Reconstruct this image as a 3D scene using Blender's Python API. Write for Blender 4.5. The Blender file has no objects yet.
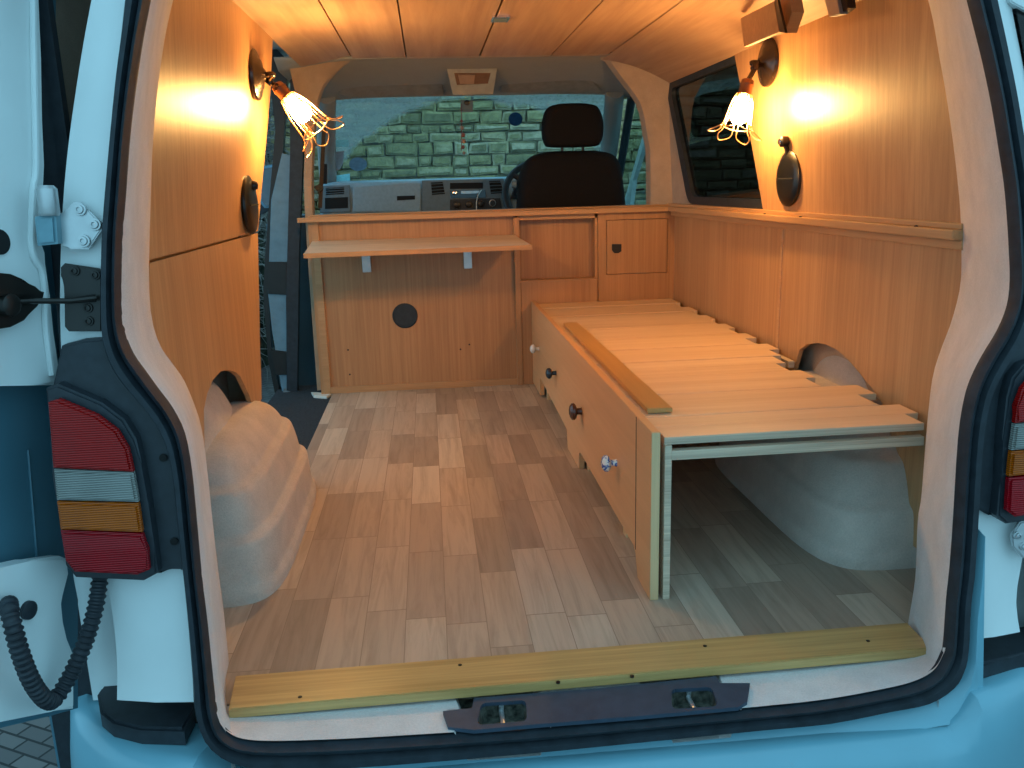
import bpy, bmesh, math, random
from mathutils import Vector, Matrix
random.seed(7)
S = bpy.context.scene
COL = S.collection
PI = math.pi
# ------------------------------------------------------------------ camera
F, YAW, PITCH, ROLL = 848.4, .0915478, .2311938, -.0280631
CAM = Vector((-.245, -1.335, .874))
fw = Vector((math.sin(YAW)*math.cos(PITCH), math.cos(YAW)*math.cos(PITCH), -math.sin(PITCH)))
r0 = Vector((math.cos(YAW), -math.sin(YAW), 0)); u0 = r0.cross(fw)
RT = r0*math.cos(ROLL)+u0*math.sin(ROLL); UP = -r0*math.sin(ROLL)+u0*math.cos(ROLL)
cd = bpy.data.cameras.new('camera'); cam = bpy.data.objects.new('camera', cd); COL.objects.link(cam)
cd.sensor_width = 36; cd.lens = F/1024*36; cd.clip_start = .02
M3 = Matrix((RT, UP, -fw)).transposed()
cam.matrix_world = Matrix.Translation(CAM) @ M3.to_4x4()
S.camera = cam
# ------------------------------------------------------------------ world, exposure
w = bpy.data.worlds.new('world'); S.world = w; w.use_nodes = True
bg = w.node_tree.nodes['Background']
bg.inputs[0].default_value = (.36, .77, 1, 1); bg.inputs[1].default_value = 1.3
S.view_settings.view_transform = 'Standard'; S.view_settings.look = 'None'
S.view_settings.gamma = 1; S.view_settings.use_curve_mapping = False
S.view_settings.exposure = 0
LAMP_STRENGTH = 470
LAMP_COL = (1, .55, .17)

# surveying the photo: where the sight line through a photo point meets a real plane
def ray(px, py): return RT*((px-512)/F) - UP*((py-384)/F) + fw
def at(px, py, a, v):
    d = ray(px, py); return CAM + d*((v-CAM[a])/d[a])
def onplane(px, py, o, n):
    d = ray(px, py); return CAM + d*((Vector(o)-CAM).dot(Vector(n))/d.dot(Vector(n)))
def rear(px, py, off=0.):            # slightly forward-leaning rear plane of the body
    return onplane(px, py, (0, -.10+off, 0), (0, 1, -.10))

# ------------------------------------------------------------------ materials
MATS = {}
def nodes(name):
    m = bpy.data.materials.new(name); m.use_nodes = True
    nt = m.node_tree; b = nt.nodes['Principled BSDF']
    return m, nt, b
def N(nt, t, **k):
    n = nt.nodes.new(t)
    for a, v in k.items(): setattr(n, a, v)
    return n
def coords(nt, scale=(1, 1, 1), rot=(0, 0, 0)):
    tc = N(nt, 'ShaderNodeTexCoord'); mp = N(nt, 'ShaderNodeMapping')
    mp.inputs['Scale'].default_value = scale; mp.inputs['Rotation'].default_value = rot
    nt.links.new(tc.outputs['Object'], mp.inputs[0]); return mp.outputs[0]
def ramp(nt, src, stops):
    r = N(nt, 'ShaderNodeValToRGB'); e = r.color_ramp.elements
    while len(e) < len(stops): e.new(.5)
    for i, (p, c) in enumerate(stops): e[i].position = p; e[i].color = (*c, 1)
    nt.links.new(src, r.inputs[0]); return r.outputs[0]
def bump(nt, b, src, s=.2, d=.002):
    bn = N(nt, 'ShaderNodeBump'); bn.inputs['Strength'].default_value = s; bn.inputs['Distance'].default_value = d
    nt.links.new(src, bn.inputs['Height']); nt.links.new(bn.outputs[0], b.inputs['Normal'])
def noise(nt, vec, scale=5, detail=4, rough=.55, dist=0):
    n = N(nt, 'ShaderNodeTexNoise'); n.inputs['Scale'].default_value = scale
    n.inputs['Detail'].default_value = detail; n.inputs['Roughness'].default_value = rough
    n.inputs['Distortion'].default_value = dist
    nt.links.new(vec, n.inputs['Vector']); return n.outputs[0]
def plain(name, col, rough=.5, metal=0., spec=.5, var=.12, vs=30, bmp=0.):
    if name in MATS: return MATS[name]
    m, nt, b = nodes(name)
    f = noise(nt, coords(nt), vs, 3)
    c = ramp(nt, f, [(.3, [x*(1-var) for x in col]), (.7, [min(1, x*(1+var)) for x in col])])
    nt.links.new(c, b.inputs['Base Color'])
    b.inputs['Roughness'].default_value = rough; b.inputs['Metallic'].default_value = metal
    b.inputs['Specular IOR Level'].default_value = spec
    if bmp: bump(nt, b, f, bmp)
    MATS[name] = m; return m
def wood(name, cd_, cl, axis='z', fine=45, rough=.42, streak=.5, spec=.5, wav=.6):
    """grain runs along `axis`"""
    if name in MATS: return MATS[name]
    m, nt, b = nodes(name)
    k = {'x': 0, 'y': 1, 'z': 2}[axis]
    s1 = [6]*3; s1[k] = .35; s2 = [fine]*3; s2[k] = 1.4
    n1 = noise(nt, coords(nt, s1), 1.0, 4, .6, wav); n2 = noise(nt, coords(nt, s2), 1.5, 5, .7, .25)
    mx = N(nt, 'ShaderNodeMix', data_type='FLOAT'); mx.inputs[0].default_value = streak
    nt.links.new(n1, mx.inputs[2]); nt.links.new(n2, mx.inputs[3])
    c = ramp(nt, mx.outputs[0], [(.33, cd_), (.5, [(a+b_)/2 for a, b_ in zip(cd_, cl)]), (.66, cl)])
    nt.links.new(c, b.inputs['Base Color']); b.inputs['Roughness'].default_value = rough
    b.inputs['Specular IOR Level'].default_value = spec
    bump(nt, b, n2, .12, .001)
    MATS[name] = m; return m
WALLW = wood('meranti_ply_vertical', (.40, .20, .085), (.60, .34, .16), 'z', 55, .38, .6)
WALLX = wood('meranti_ply_length', (.42, .22, .095), (.60, .35, .17), 'y', 60, .4, .5)
CEILW = wood('ceiling_ply', (.34, .20, .125), (.52, .34, .22), 'y', 22, .5, .35, .3, 2.2)
CABW = wood('cabinet_ply', (.33, .15, .06), (.50, .26, .115), 'z', 60, .45, .6)
CABX = wood('cabinet_ply_x', (.38, .19, .08), (.56, .31, .14), 'x', 60, .45, .5)
SLATW = wood('birch_slat', (.64, .42, .25), (.82, .60, .41), 'x', 40, .5, .4)
BIRCHP = wood('birch_board', (.60, .31, .14), (.74, .41, .20), 'y', 40, .42, .35)
OAKX = wood('oak_threshold', (.36, .20, .065), (.66, .41, .16), 'x', 70, .35, .55, .5, 1.6)
OAKY = wood('oak_strip', (.48, .25, .08), (.62, .35, .12), 'y', 60, .3, .4)
PLYE = wood('ply_edge', (.38, .29, .21), (.74, .60, .44), 'x', 160, .6, .8)
PLYZ = wood('ply_edge_light', (.58, .38, .19), (.78, .54, .30), 'z', 60, .6, .5)
TABLEW = wood('table_top_wood', (.50, .38, .26), (.80, .66, .50), 'x', 40, .35, .5)
PINKP = wood('plain_ply_pale', (.5, .33, .2), (.62, .42, .27), 'x', 40, .5, .4)

def vinyl():
    m, nt, b = nodes('vinyl_oak_planks'); L = nt.links
    tc = N(nt, 'ShaderNodeTexCoord'); sx = N(nt, 'ShaderNodeSeparateXYZ'); L.new(tc.outputs['Object'], sx.inputs[0])
    def mth(op, a, b_=None):
        n = N(nt, 'ShaderNodeMath', operation=op)
        for i, v in enumerate((a, b_)):
            if v is None: continue
            if isinstance(v, (int, float)): n.inputs[i].default_value = v
            else: L.new(v, n.inputs[i])
        return n.outputs[0]
    xr = mth('DIVIDE', sx.outputs[0], .083); row = mth('FLOOR', xr)
    wn = N(nt, 'ShaderNodeTexWhiteNoise', noise_dimensions='1D'); L.new(row, wn.inputs['W'])
    yy = mth('ADD', mth('DIVIDE', sx.outputs[1], .33), mth('MULTIPLY', wn.outputs['Value'], 7.3)); pl = mth('FLOOR', yy)
    cb = N(nt, 'ShaderNodeCombineXYZ'); L.new(row, cb.inputs[0]); L.new(pl, cb.inputs[1])
    w2 = N(nt, 'ShaderNodeTexWhiteNoise', noise_dimensions='3D'); L.new(cb.outputs[0], w2.inputs['Vector'])
    base = ramp(nt, w2.outputs['Value'], [(0, (.33, .25, .19)), (.35, (.41, .315, .24)), (.7, (.48, .37, .28)), (1, (.56, .46, .36))])
    cb2 = N(nt, 'ShaderNodeVectorMath', operation='ADD'); L.new(tc.outputs['Object'], cb2.inputs[0]); L.new(w2.outputs['Color'], cb2.inputs[1])
    mp = N(nt, 'ShaderNodeMapping'); mp.inputs['Scale'].default_value = (34, 2.2, 5); L.new(cb2.outputs[0], mp.inputs[0])
    g = noise(nt, mp.outputs[0], 1.3, 5, .65, .8)
    gr = ramp(nt, g, [(.3, (.72, .70, .68)), (.55, (1, 1, 1)), (.8, (1.1, 1.08, 1.05))])
    mx = N(nt, 'ShaderNodeMix', data_type='RGBA', blend_type='MULTIPLY'); mx.inputs[0].default_value = .85
    L.new(base, mx.inputs[6]); L.new(gr, mx.inputs[7])
    fx = mth('FRACT', xr); fy = mth('FRACT', yy)
    ed = mth('MULTIPLY', mth('GREATER_THAN', fx, .018), mth('GREATER_THAN', fy, .007))
    mx2 = N(nt, 'ShaderNodeMix', data_type='RGBA'); L.new(ed, mx2.inputs[0])
    mx2.inputs[6].default_value = (.26, .19, .14, 1); L.new(mx.outputs[2], mx2.inputs[7])
    L.new(mx2.outputs[2], b.inputs['Base Color']); b.inputs['Roughness'].default_value = .5
    b.inputs['Specular IOR Level'].default_value = .35
    bump(nt, b, g, .1, .001); return m
VINYL = vinyl()
def carpet(name, col, amt=.16):
    if name in MATS: return MATS[name]
    m, nt, b = nodes(name); v = coords(nt)
    f = noise(nt, v, 260, 3, .8); g = noise(nt, v, 16, 4, .6)
    mx = N(nt, 'ShaderNodeMix', data_type='FLOAT'); mx.inputs[0].default_value = .45
    nt.links.new(f, mx.inputs[2]); nt.links.new(g, mx.inputs[3])
    c = ramp(nt, mx.outputs[0], [(.3, [x*(1-amt) for x in col]), (.7, [x*(1+amt) for x in col])])
    nt.links.new(c, b.inputs['Base Color']); b.inputs['Roughness'].default_value = .95
    b.inputs['Specular IOR Level'].default_value = .1
    b.inputs['Sheen Weight'].default_value = .15
    bump(nt, b, f, .6, .003); MATS[name] = m; return m
CARPET = carpet('grey_lining_carpet', (.70, .64, .62)); CARPETB = carpet('pillar_carpet', (.45, .33, .24))
ARCHC = carpet('arch_carpet', (.56, .48, .42), .2); HEADL = carpet('headliner_fabric', (.30, .30, .28), .08)
WHITE = plain('white_paint', (.76, .80, .80), .32, 0, .5, .04, 6)
JAMB = plain('blue_jamb_paint', (.12, .22, .29), .35)
BLUE = plain('pale_blue_paint', (.165, .37, .46), .28, 0, .6, .05, 5)
DBLUE = plain('deep_blue_paint', (.07, .17, .225), .3, 0, .5, .08, 4)
RUBBER = plain('black_rubber', (.018, .024, .032), .55, 0, .4, .3, 40)
BLACKP = plain('black_plastic', (.022, .028, .036), .5, 0, .4, .2, 60)
GREYP = plain('grey_blue_plastic', (.13, .19, .23), .5, 0, .35, .08, 60)
DASHM = plain('dash_plastic', (.26, .38, .46), .55, 0, .35, .08, 60)
DARKF = plain('black_seat_fabric', (.014, .013, .014), .9, 0, .1, .3, 300)
STEEL = plain('zinc_steel', (.55, .57, .58), .4, .75, .5, .08, 30)
CHROME = plain('chrome', (.75, .75, .75), .12, 1)
BRASSD = plain('dark_bronze', (.035, .02, .012), .22, .3, .7)
FITB = plain('satin_black', (.009, .008, .007), .3, 0, .45)
COPPER = plain('aged_copper', (.20, .09, .05), .4, .7)
IRON = plain('black_iron', (.02, .017, .015), .35, .3)
WIRE = plain('brass_wire', (.75, .5, .28), .3, .8)
CERAM = plain('white_ceramic', (.75, .72, .66), .12, 0, .6, .03)
MATR = plain('black_mat', (.03, .036, .044), .85, 0, .2, .4, 200, .5)
GRIME = plain('grimy_metal', (.10, .10, .08), .7, .2, .4, .8, 90, .8)
DARKV = plain('dark_void', (.008, .008, .008), .9)
LATCHP = plain('navy_scuff_plastic', (.035, .055, .085), .5, 0, .4, .15, 40)

def knob_mat():
    m, nt, b = nodes('blue_white_china'); v = coords(nt)
    f = noise(nt, v, 60, 2, .5, 1)
    c = ramp(nt, f, [(.48, (.8, .8, .78)), (.52, (.05, .12, .4)), (.6, (.05, .1, .35)), (.64, (.8, .8, .78))])
    nt.links.new(c, b.inputs['Base Color']); b.inputs['Roughness'].default_value = .1; return m
def lens(name, col, a=180, dark=.55):
    m, nt, b = nodes(name); tc = N(nt, 'ShaderNodeTexCoord'); wv = N(nt, 'ShaderNodeTexWave', bands_direction='Z')
    wv.inputs['Scale'].default_value = a/2; nt.links.new(tc.outputs['Object'], wv.inputs[0])
    g = noise(nt, tc.outputs['Object'], 14, 2)
    mx = N(nt, 'ShaderNodeMix', data_type='FLOAT'); mx.inputs[0].default_value = .6
    nt.links.new(wv.outputs[1], mx.inputs[2]); nt.links.new(g, mx.inputs[3])
    c = ramp(nt, mx.outputs[0], [(.25, [x*dark for x in col]), (.6, col)])
    nt.links.new(c, b.inputs['Base Color']); b.inputs['Roughness'].default_value = .12
    b.inputs['Coat Weight'].default_value = .12; b.inputs['Specular IOR Level'].default_value = .25; bump(nt, b, wv.outputs[1], .5, .002); return m
RLENS = lens('red_lens', (.36, .003, .002)); ALENS = lens('amber_lens', (.46, .09, .0)); CLENS = lens('clear_lens', (.26, .26, .24))
CRIM = lens('crimson_lens', (.32, .002, .008))
def glass(name, tint, rough=0.0, ior=1.45, reflect=1.):
    m = bpy.data.materials.new(name); m.use_nodes = True; nt = m.node_tree; nt.nodes.clear()
    o = N(nt, 'ShaderNodeOutputMaterial'); t = N(nt, 'ShaderNodeBsdfTransparent'); g = N(nt, 'ShaderNodeBsdfGlossy')
    t.inputs[0].default_value = (*tint, 1); g.inputs['Roughness'].default_value = rough
    fr = N(nt, 'ShaderNodeFresnel'); fr.inputs[0].default_value = ior
    geo = N(nt, 'ShaderNodeNewGeometry'); inv = N(nt, 'ShaderNodeMath', operation='SUBTRACT'); inv.inputs[0].default_value = 1
    nt.links.new(geo.outputs['Backfacing'], inv.inputs[1]); mu = N(nt, 'ShaderNodeMath', operation='MULTIPLY')
    nt.links.new(fr.outputs[0], mu.inputs[0]); nt.links.new(inv.outputs[0], mu.inputs[1])
    mx = N(nt, 'ShaderNodeMixShader'); nt.links.new(mu.outputs[0], mx.inputs[0])
    nt.links.new(t.outputs[0], mx.inputs[1]); nt.links.new(g.outputs[0], mx.inputs[2]); nt.links.new(mx.outputs[0], o.inputs[0])
    return m
PRIV = glass('privacy_glass', (.23, .23, .24), .02, 1.5); CLEARG = glass('door_glass', (.75, .88, .86))
def screen_glass():
    m = glass('windscreen_glass', (.90, .98, .96), 0, 1.25); nt = m.node_tree; L = nt.links
    out = [n for n in nt.nodes if n.type == 'OUTPUT_MATERIAL'][0]; old = out.inputs[0].links[0].from_socket
    tc = N(nt, 'ShaderNodeTexCoord'); sx = N(nt, 'ShaderNodeSeparateXYZ'); L.new(tc.outputs['Object'], sx.inputs[0])
    # wiped arc: inside the circle about the wiper pivot the glass is clean
    vm = N(nt, 'ShaderNodeVectorMath', operation='DISTANCE'); fl = N(nt, 'ShaderNodeVectorMath', operation='MULTIPLY'); L.new(tc.outputs['Object'], fl.inputs[0]); fl.inputs[1].default_value = (1, 0, 1); L.new(fl.outputs[0], vm.inputs[0]); vm.inputs[1].default_value = (.01, 0, .232)
    nz = noise(nt, tc.outputs['Object'], 5, 4); ad = N(nt, 'ShaderNodeMath', operation='MULTIPLY_ADD'); L.new(nz, ad.inputs[0]); ad.inputs[1].default_value = .10; L.new(vm.outputs['Value'], ad.inputs[2])
    r = N(nt, 'ShaderNodeMapRange'); L.new(ad.outputs[0], r.inputs[0]); r.inputs[1].default_value = 1.10; r.inputs[2].default_value = 1.13
    sp = noise(nt, tc.outputs['Object'], 45, 5, .75); rr = N(nt, 'ShaderNodeMapRange'); L.new(sp, rr.inputs[0]); rr.inputs[1].default_value = .3; rr.inputs[2].default_value = .7; rr.inputs[3].default_value = .3; rr.inputs[4].default_value = .7
    mm = N(nt, 'ShaderNodeMath', operation='MULTIPLY'); L.new(r.outputs[0], mm.inputs[0]); L.new(rr.outputs[0], mm.inputs[1])
    base = N(nt, 'ShaderNodeMath', operation='ADD'); L.new(mm.outputs[0], base.inputs[0]); base.inputs[1].default_value = .03
    d = N(nt, 'ShaderNodeBsdfTranslucent'); d.inputs[0].default_value = (.42, .5, .5, 1)
    d2 = N(nt, 'ShaderNodeBsdfDiffuse'); d2.inputs[0].default_value = (.3, .34, .34, 1)
    a = N(nt, 'ShaderNodeMixShader'); a.inputs[0].default_value = .4; L.new(d.outputs[0], a.inputs[1]); L.new(d2.outputs[0], a.inputs[2])
    mx = N(nt, 'ShaderNodeMixShader'); L.new(base.outputs[0], mx.inputs[0]); L.new(old, mx.inputs[1]); L.new(a.outputs[0], mx.inputs[2]); L.new(mx.outputs[0], out.inputs[0])
    return m
SCREENG = screen_glass()
def emis(name, col, s):
    m = bpy.data.materials.new(name); m.use_nodes = True; nt = m.node_tree; nt.nodes.clear()
    o = N(nt, 'ShaderNodeOutputMaterial'); e = N(nt, 'ShaderNodeEmission'); e.inputs[0].default_value = (*col, 1); e.inputs[1].default_value = s
    nt.links.new(e.outputs[0], o.inputs[0]); return m
BULB = emis('glowing_bulb', LAMP_COL, LAMP_STRENGTH)

# ------------------------------------------------------------------ mesh helpers
def V(*a): return Vector(a)
def add_box(bm, x0, x1, y0, y1, z0, z1, bev=0.):
    r = bmesh.ops.create_cube(bm, size=1)
    vs = r['verts']
    for v in vs: v.co = V((x0+x1)/2+v.co.x*(x1-x0), (y0+y1)/2+v.co.y*(y1-y0), (z0+z1)/2+v.co.z*(z1-z0))
    if bev:
        es = list({e for v in vs for e in v.link_edges})
        bmesh.ops.bevel(bm, geom=es, offset=bev, segments=2, affect='EDGES', profile=.6)
def box(x0, x1, y0, y1, z0, z1, bev=0.):
    bm = bmesh.new(); add_box(bm, x0, x1, y0, y1, z0, z1, bev); return bm
def add_prism(bm, pts, d, bev=0.):
    """closed polygon of 3-D points, extruded by vector d"""
    d = Vector(d); a = [bm.verts.new(p) for p in pts]; b = [bm.verts.new(Vector(p)+d) for p in pts]; n = len(a)
    f1 = bm.faces.new(a); f2 = bm.faces.new(list(reversed(b)))
    for i in range(n): bm.faces.new((a[i], b[i], b[(i+1) % n], a[(i+1) % n]))
    if bev:
        es = [e for e in f1.edges]+[e for e in f2.edges]
        bmesh.ops.bevel(bm, geom=es, offset=bev, segments=2, affect='EDGES')
def prism(pts, d, bev=0.):
    bm = bmesh.new(); add_prism(bm, pts, d, bev); return bm
def prism_holes(outer, holes, d, plane):
    """flat plate with holes; plane = the axis the plate is square to; outer/holes in 3-D"""
    bm = bmesh.new(); d = Vector(d)
    loops = []
    for lp in [outer]+holes:
        vs = [bm.verts.new(p) for p in lp]; loops.append(vs)
        for i in range(len(vs)): bm.edges.new((vs[i], vs[(i+1) % len(vs)]))
    r = bmesh.ops.triangle_fill(bm, use_beauty=True, use_dissolve=False, edges=bm.edges[:])
    fs = [f for f in bm.faces]
    r = bmesh.ops.extrude_face_region(bm, geom=fs)
    bmesh.ops.translate(bm, verts=[g for g in r['geom'] if isinstance(g, bmesh.types.BMVert)], vec=d)
    return bm
def add_tube(bm, pts, r, n=8, caps=True):
    pts = [Vector(p) for p in pts]; rings = []
    rad = r if isinstance(r, (list, tuple)) else [r]*len(pts)
    t = (pts[1]-pts[0]).normalized(); up = V(0, 0, 1) if abs(t.z) < .9 else V(1, 0, 0); nrm = t.cross(up).normalized()
    for i, p in enumerate(pts):
        a = pts[max(0, i-1)]; b = pts[min(len(pts)-1, i+1)]; t = (b-a)
        if t.length < 1e-9: t = V(0, 0, 1)
        t.normalize(); nrm = nrm-t*nrm.dot(t)
        if nrm.length < 1e-6: nrm = t.orthogonal()
        nrm.normalize(); bn = t.cross(nrm)
        rings.append([bm.verts.new(p+(nrm*math.cos(k*2*PI/n)+bn*math.sin(k*2*PI/n))*rad[i]) for k in range(n)])
    for a, b in zip(rings, rings[1:]):
        for k in range(n): bm.faces.new((a[k], a[(k+1) % n], b[(k+1) % n], b[k]))
    if caps: bm.faces.new(list(reversed(rings[0]))); bm.faces.new(rings[-1])
def tube(pts, r, n=8):
    bm = bmesh.new(); add_tube(bm, pts, r, n); return bm
def add_lathe(bm, prof, o, ax, n=28):
    """prof = [(distance along the axis, radius)]"""
    ax = Vector(ax).normalized(); u = ax.orthogonal().normalized(); v = ax.cross(u); o = Vector(o); rings = []
    for h, r in prof:
        rings.append([bm.verts.new(o+ax*h+(u*math.cos(k*2*PI/n)+v*math.sin(k*2*PI/n))*max(r, 1e-5)) for k in range(n)])
    for a, b in zip(rings, rings[1:]):
        for k in range(n): bm.faces.new((a[k], a[(k+1) % n], b[(k+1) % n], b[k]))
    bm.faces.new(list(reversed(rings[0]))); bm.faces.new(rings[-1])
def lathe(prof, o, ax, n=28):
    bm = bmesh.new(); add_lathe(bm, prof, o, ax, n); return bm
def loft(rows, closed=False, cap=False):
    bm = bmesh.new(); g = [[bm.verts.new(p) for p in r] for r in rows]
    for a, b in zip(g, g[1:]):
        n = len(a)
        for k in range(n if closed else n-1):
            bm.faces.new((a[k], a[(k+1) % n], b[(k+1) % n], b[k]))
    return bm
def smooth_line(pts, n=4, closed=False):
    """Catmull-Rom through the points"""
    P = [Vector(p) for p in pts]; out = []; m = len(P); last = m if closed else m-1
    for i in range(last):
        g = (lambda j: P[j % m]) if closed else (lambda j: P[min(max(j, 0), m-1)])
        p0, p1, p2, p3 = g(i-1), g(i), g(i+1), g(i+2)
        for k in range(n):
            t = k/n
            out.append(.5*((2*p1)+(p2-p0)*t+(2*p0-5*p1+4*p2-p3)*t*t+(3*p1-p0-3*p2+p3)*t**3))
    if not closed: out.append(P[-1])
    return out
def obj(name, bm, mat, parent=None, smooth=False, label=None, base=None, solid=0.):
    bmesh.ops.remove_doubles(bm, verts=bm.verts, dist=1e-6)
    bmesh.ops.recalc_face_normals(bm, faces=bm.faces)
    o_ = V(0, 0, 0)
    if parent is not None:
        o_ = Vector(parent.get('_w', (0, 0, 0)))
    elif base is not None: o_ = Vector(base)
    bmesh.ops.translate(bm, verts=bm.verts, vec=-o_)
    me = bpy.data.meshes.new(name); bm.to_mesh(me); bm.free(); me.materials.append(mat)
    if smooth:
        for p in me.polygons: p.use_smooth = True
        if smooth != 'all': me.set_sharp_from_angle(angle=math.radians(38))
    o = bpy.data.objects.new(name, me); COL.objects.link(o)
    if parent is not None: o.parent = parent; o['_w'] = list(o_)
    elif base is not None: o.location = base
    if label: o['label'] = label
    if solid:
        md = o.modifiers.new('thickness', 'SOLIDIFY'); md.thickness = solid; md.offset = 0
    return o
def thing(name, label, cat, loc, group=None):
    o = bpy.data.objects.new(name, None); COL.objects.link(o); o.location = loc; o['_w'] = list(loc)
    o.empty_display_size = .05; o['label'] = label; o['category'] = cat
    if group: o['group'] = group
    return o
def tag(o, label, cat, group=None, kind=None):
    o['label'] = label; o['category'] = cat
    if group: o['group'] = group
    if kind: o['kind'] = kind
    return o
def struct(name, bm, mat, label=None, smooth=False, **k):
    o = obj(name, bm, mat, None, smooth, **k); o['kind'] = 'structure'
    if label: o['label'] = label
    return o

# ------------------------------------------------------------------ the ground, stone wall and hedge outside
def pavers():
    m, nt, b = nodes('grey_pavers'); v = coords(nt, (1, 1, 1), (0, 0, .5))
    br = N(nt, 'ShaderNodeTexBrick'); br.inputs['Scale'].default_value = 5; br.inputs['Mortar Size'].default_value = .02
    br.inputs['Color1'].default_value = (.11, .10, .10, 1); br.inputs['Color2'].default_value = (.17, .155, .15, 1); br.inputs['Mortar'].default_value = (.03, .03, .03, 1)
    nt.links.new(v, br.inputs[0]); nt.links.new(br.outputs[0], b.inputs['Base Color']); b.inputs['Roughness'].default_value = .85
    bump(nt, b, br.outputs[1], .6, -.01); return m
struct('ground', box(-8, 8, -5, 10, -.70, -.62), pavers())
def stone_mat():
    m, nt, b = nodes('mossy_rubble_stone'); g = N(nt, 'ShaderNodeNewGeometry'); v = coords(nt)
    c = ramp(nt, g.outputs['Random Per Island'], [(0, (.30, .26, .14)), (.35, (.50, .43, .21)), (.7, (.60, .50, .29)), (1, (.72, .62, .44))])
    n = noise(nt, v, 12, 6, .75, .5); r = ramp(nt, n, [(.32, (.45, .5, .4)), (.55, (1, 1, 1)), (.75, (1.25, 1.25, 1.15))])
    mx = N(nt, 'ShaderNodeMix', data_type='RGBA', blend_type='MULTIPLY'); mx.inputs[0].default_value = .9
    nt.links.new(c, mx.inputs[6]); nt.links.new(r, mx.inputs[7]); nt.links.new(mx.outputs[2], b.inputs['Base Color'])
    b.inputs['Roughness'].default_value = .95; bump(nt, b, n, .9, .03); return m
bm = bmesh.new(); z = -.62
add_box(bm, -6, 6.5, 8.07, 8.4, -.62, 3.4)
while z < 3.4:
    h = random.uniform(.08, .135); x = -6+random.uniform(0, .3)
    while x < 6.4:
        L_ = random.uniform(.14, .40); j = lambda: random.uniform(-.012, .012)
        n0 = len(bm.verts); y0 = 7.94+random.uniform(-.03, .03)
        r = bmesh.ops.create_cube(bm, size=1)
        for v in r['verts']:
            v.co = V(x+L_/2+v.co.x*(L_-.016)+j(), (y0+8.08)/2+v.co.y*(8.08-y0)+j(), z+h/2+v.co.z*(h-.014)+j())
        es = [e for e in {e for v in r['verts'] for e in v.link_edges} if all(q.co.y < 8.02 for q in e.verts)]
        bmesh.ops.bevel(bm, geom=es, offset=.022, segments=2, affect='EDGES')
        x += L_
    z += h
tag(obj('stone_wall', bm, stone_mat(), None, True, base=(0, 8, -.62)), 'mossy rubble stone wall seen through the windscreen', 'wall')
# hedge at the left side, seen through the open side doorway
def hedge(name, cx, cy, sx, sy, z1, ntwig, label, dens=1):
    root = thing(name, label, 'hedge', (cx, cy, -.62))
    bm = bmesh.new(); r = bmesh.ops.create_grid(bm, x_segments=40, y_segments=30, size=.5)
    bm.free(); bm = bmesh.new()
    nu, nv = 46, 26; rows = []
    for i in range(nv):
        t = i/(nv-1); row = []
        for k in range(nu):
            a = k/nu*2*PI
            rr = (1+.14*math.sin(5*a+9*t)+random.uniform(-.12, .12))*(1-.25*t**3)
            row.append((cx+sx*rr*math.copysign(abs(math.cos(a))**.6, math.cos(a)), cy+sy*rr*math.copysign(abs(math.sin(a))**.6, math.sin(a)), -.62+(z1+.62)*t+random.uniform(-.05, .05)))
        rows.append(row)
    rows.append([(cx, cy, z1)]*nu)
    obj('foliage', loft(rows, True), plain('hedge_dark', (.03, .035, .025), .95, 0, .1, .6, 20, .9), root)
    bm = bmesh.new()
    for q in range(ntwig):
        p = V(cx+sx*random.uniform(.8, 1.15), cy+random.uniform(-1, 1)*sy, random.uniform(-.3, z1)); pts = [p.copy()]
        d = V(random.uniform(-1, 1), random.uniform(-1, 1), random.uniform(-.6, 1)).normalized()
        for s in range(5):
            d = (d+V(random.uniform(-.7, .7), random.uniform(-.7, .7), random.uniform(-.7, .4))).normalized(); p = p+d*.09; pts.append(p.copy())
        add_tube(bm, pts, [.006, .005, .004, .003, .002, .001], 4)
    o = obj('twigs', bm, plain('bare_twigs', (.25, .24, .22), .9, 0, .1, .4, 9), root); o['kind'] = 'stuff'
hedge('hedge', -2.6, 6.2, .85, 1.3, 2.9, 2600, 'tall tangled bare hedge outside the open side doorway')

hedge('hedge', 3.9, 5.6, .7, 1.5, 1.55, 500, 'dark low hedge shape added to darken the lower right side window')  # added dark mass, keeps the sky out of the lower window

# ------------------------------------------------------------------ rear body frame
SEAL_IN = [(151, -8), (142.5, 37), (135, 87), (129, 137), (125, 192), (121.5, 242), (121, 304), (124, 332), (132.5, 354), (145, 372), (158, 390), (172, 409), (184, 434), (191, 471), (196, 521), (201, 576), (207, 626), (212, 676), (217, 713), (228, 733), (256, 742), (330, 741), (420, 736), (540, 728), (650, 718), (760, 708), (824, 701), (880, 691), (912, 683), (932, 672), (942, 655), (945, 643), (948, 601), (951.5, 568), (955, 520), (960, 440), (966, 400), (973, 378), (984, 356), (999, 331), (1009, 306), (1012, 280), (1011, 248), (1009, 215), (1006, 182.6), (1001, 150), (994, 107), (986, 68), (980, 43), (974, 19.5), (967, -8)]
SEAL_OUT = [(128, -8), (123, 37), (118, 75), (113, 125), (107, 190), (103.5, 240), (102.5, 302), (104, 335), (110, 358), (121, 378), (137, 397), (154, 418), (166, 440), (174, 473), (179, 521), (185, 576), (190, 626), (194, 676), (197, 713), (212, 744), (250, 763), (330, 765), (420, 759), (540, 748), (650, 737), (760, 726), (824, 720), (885, 708), (925, 700), (950, 684), (960, 668), (965, 645), (967, 601), (971, 568), (974, 520), (979, 440), (985, 404), (992, 384), (1003, 364), (1017, 340), (1027, 310), (1031, 280), (1031, 248), (1029, 210), (1025, 175), (1021, 150), (1012, 95), (1004, 55), (1000, 35), (996, 16), (991, -8)]
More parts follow.
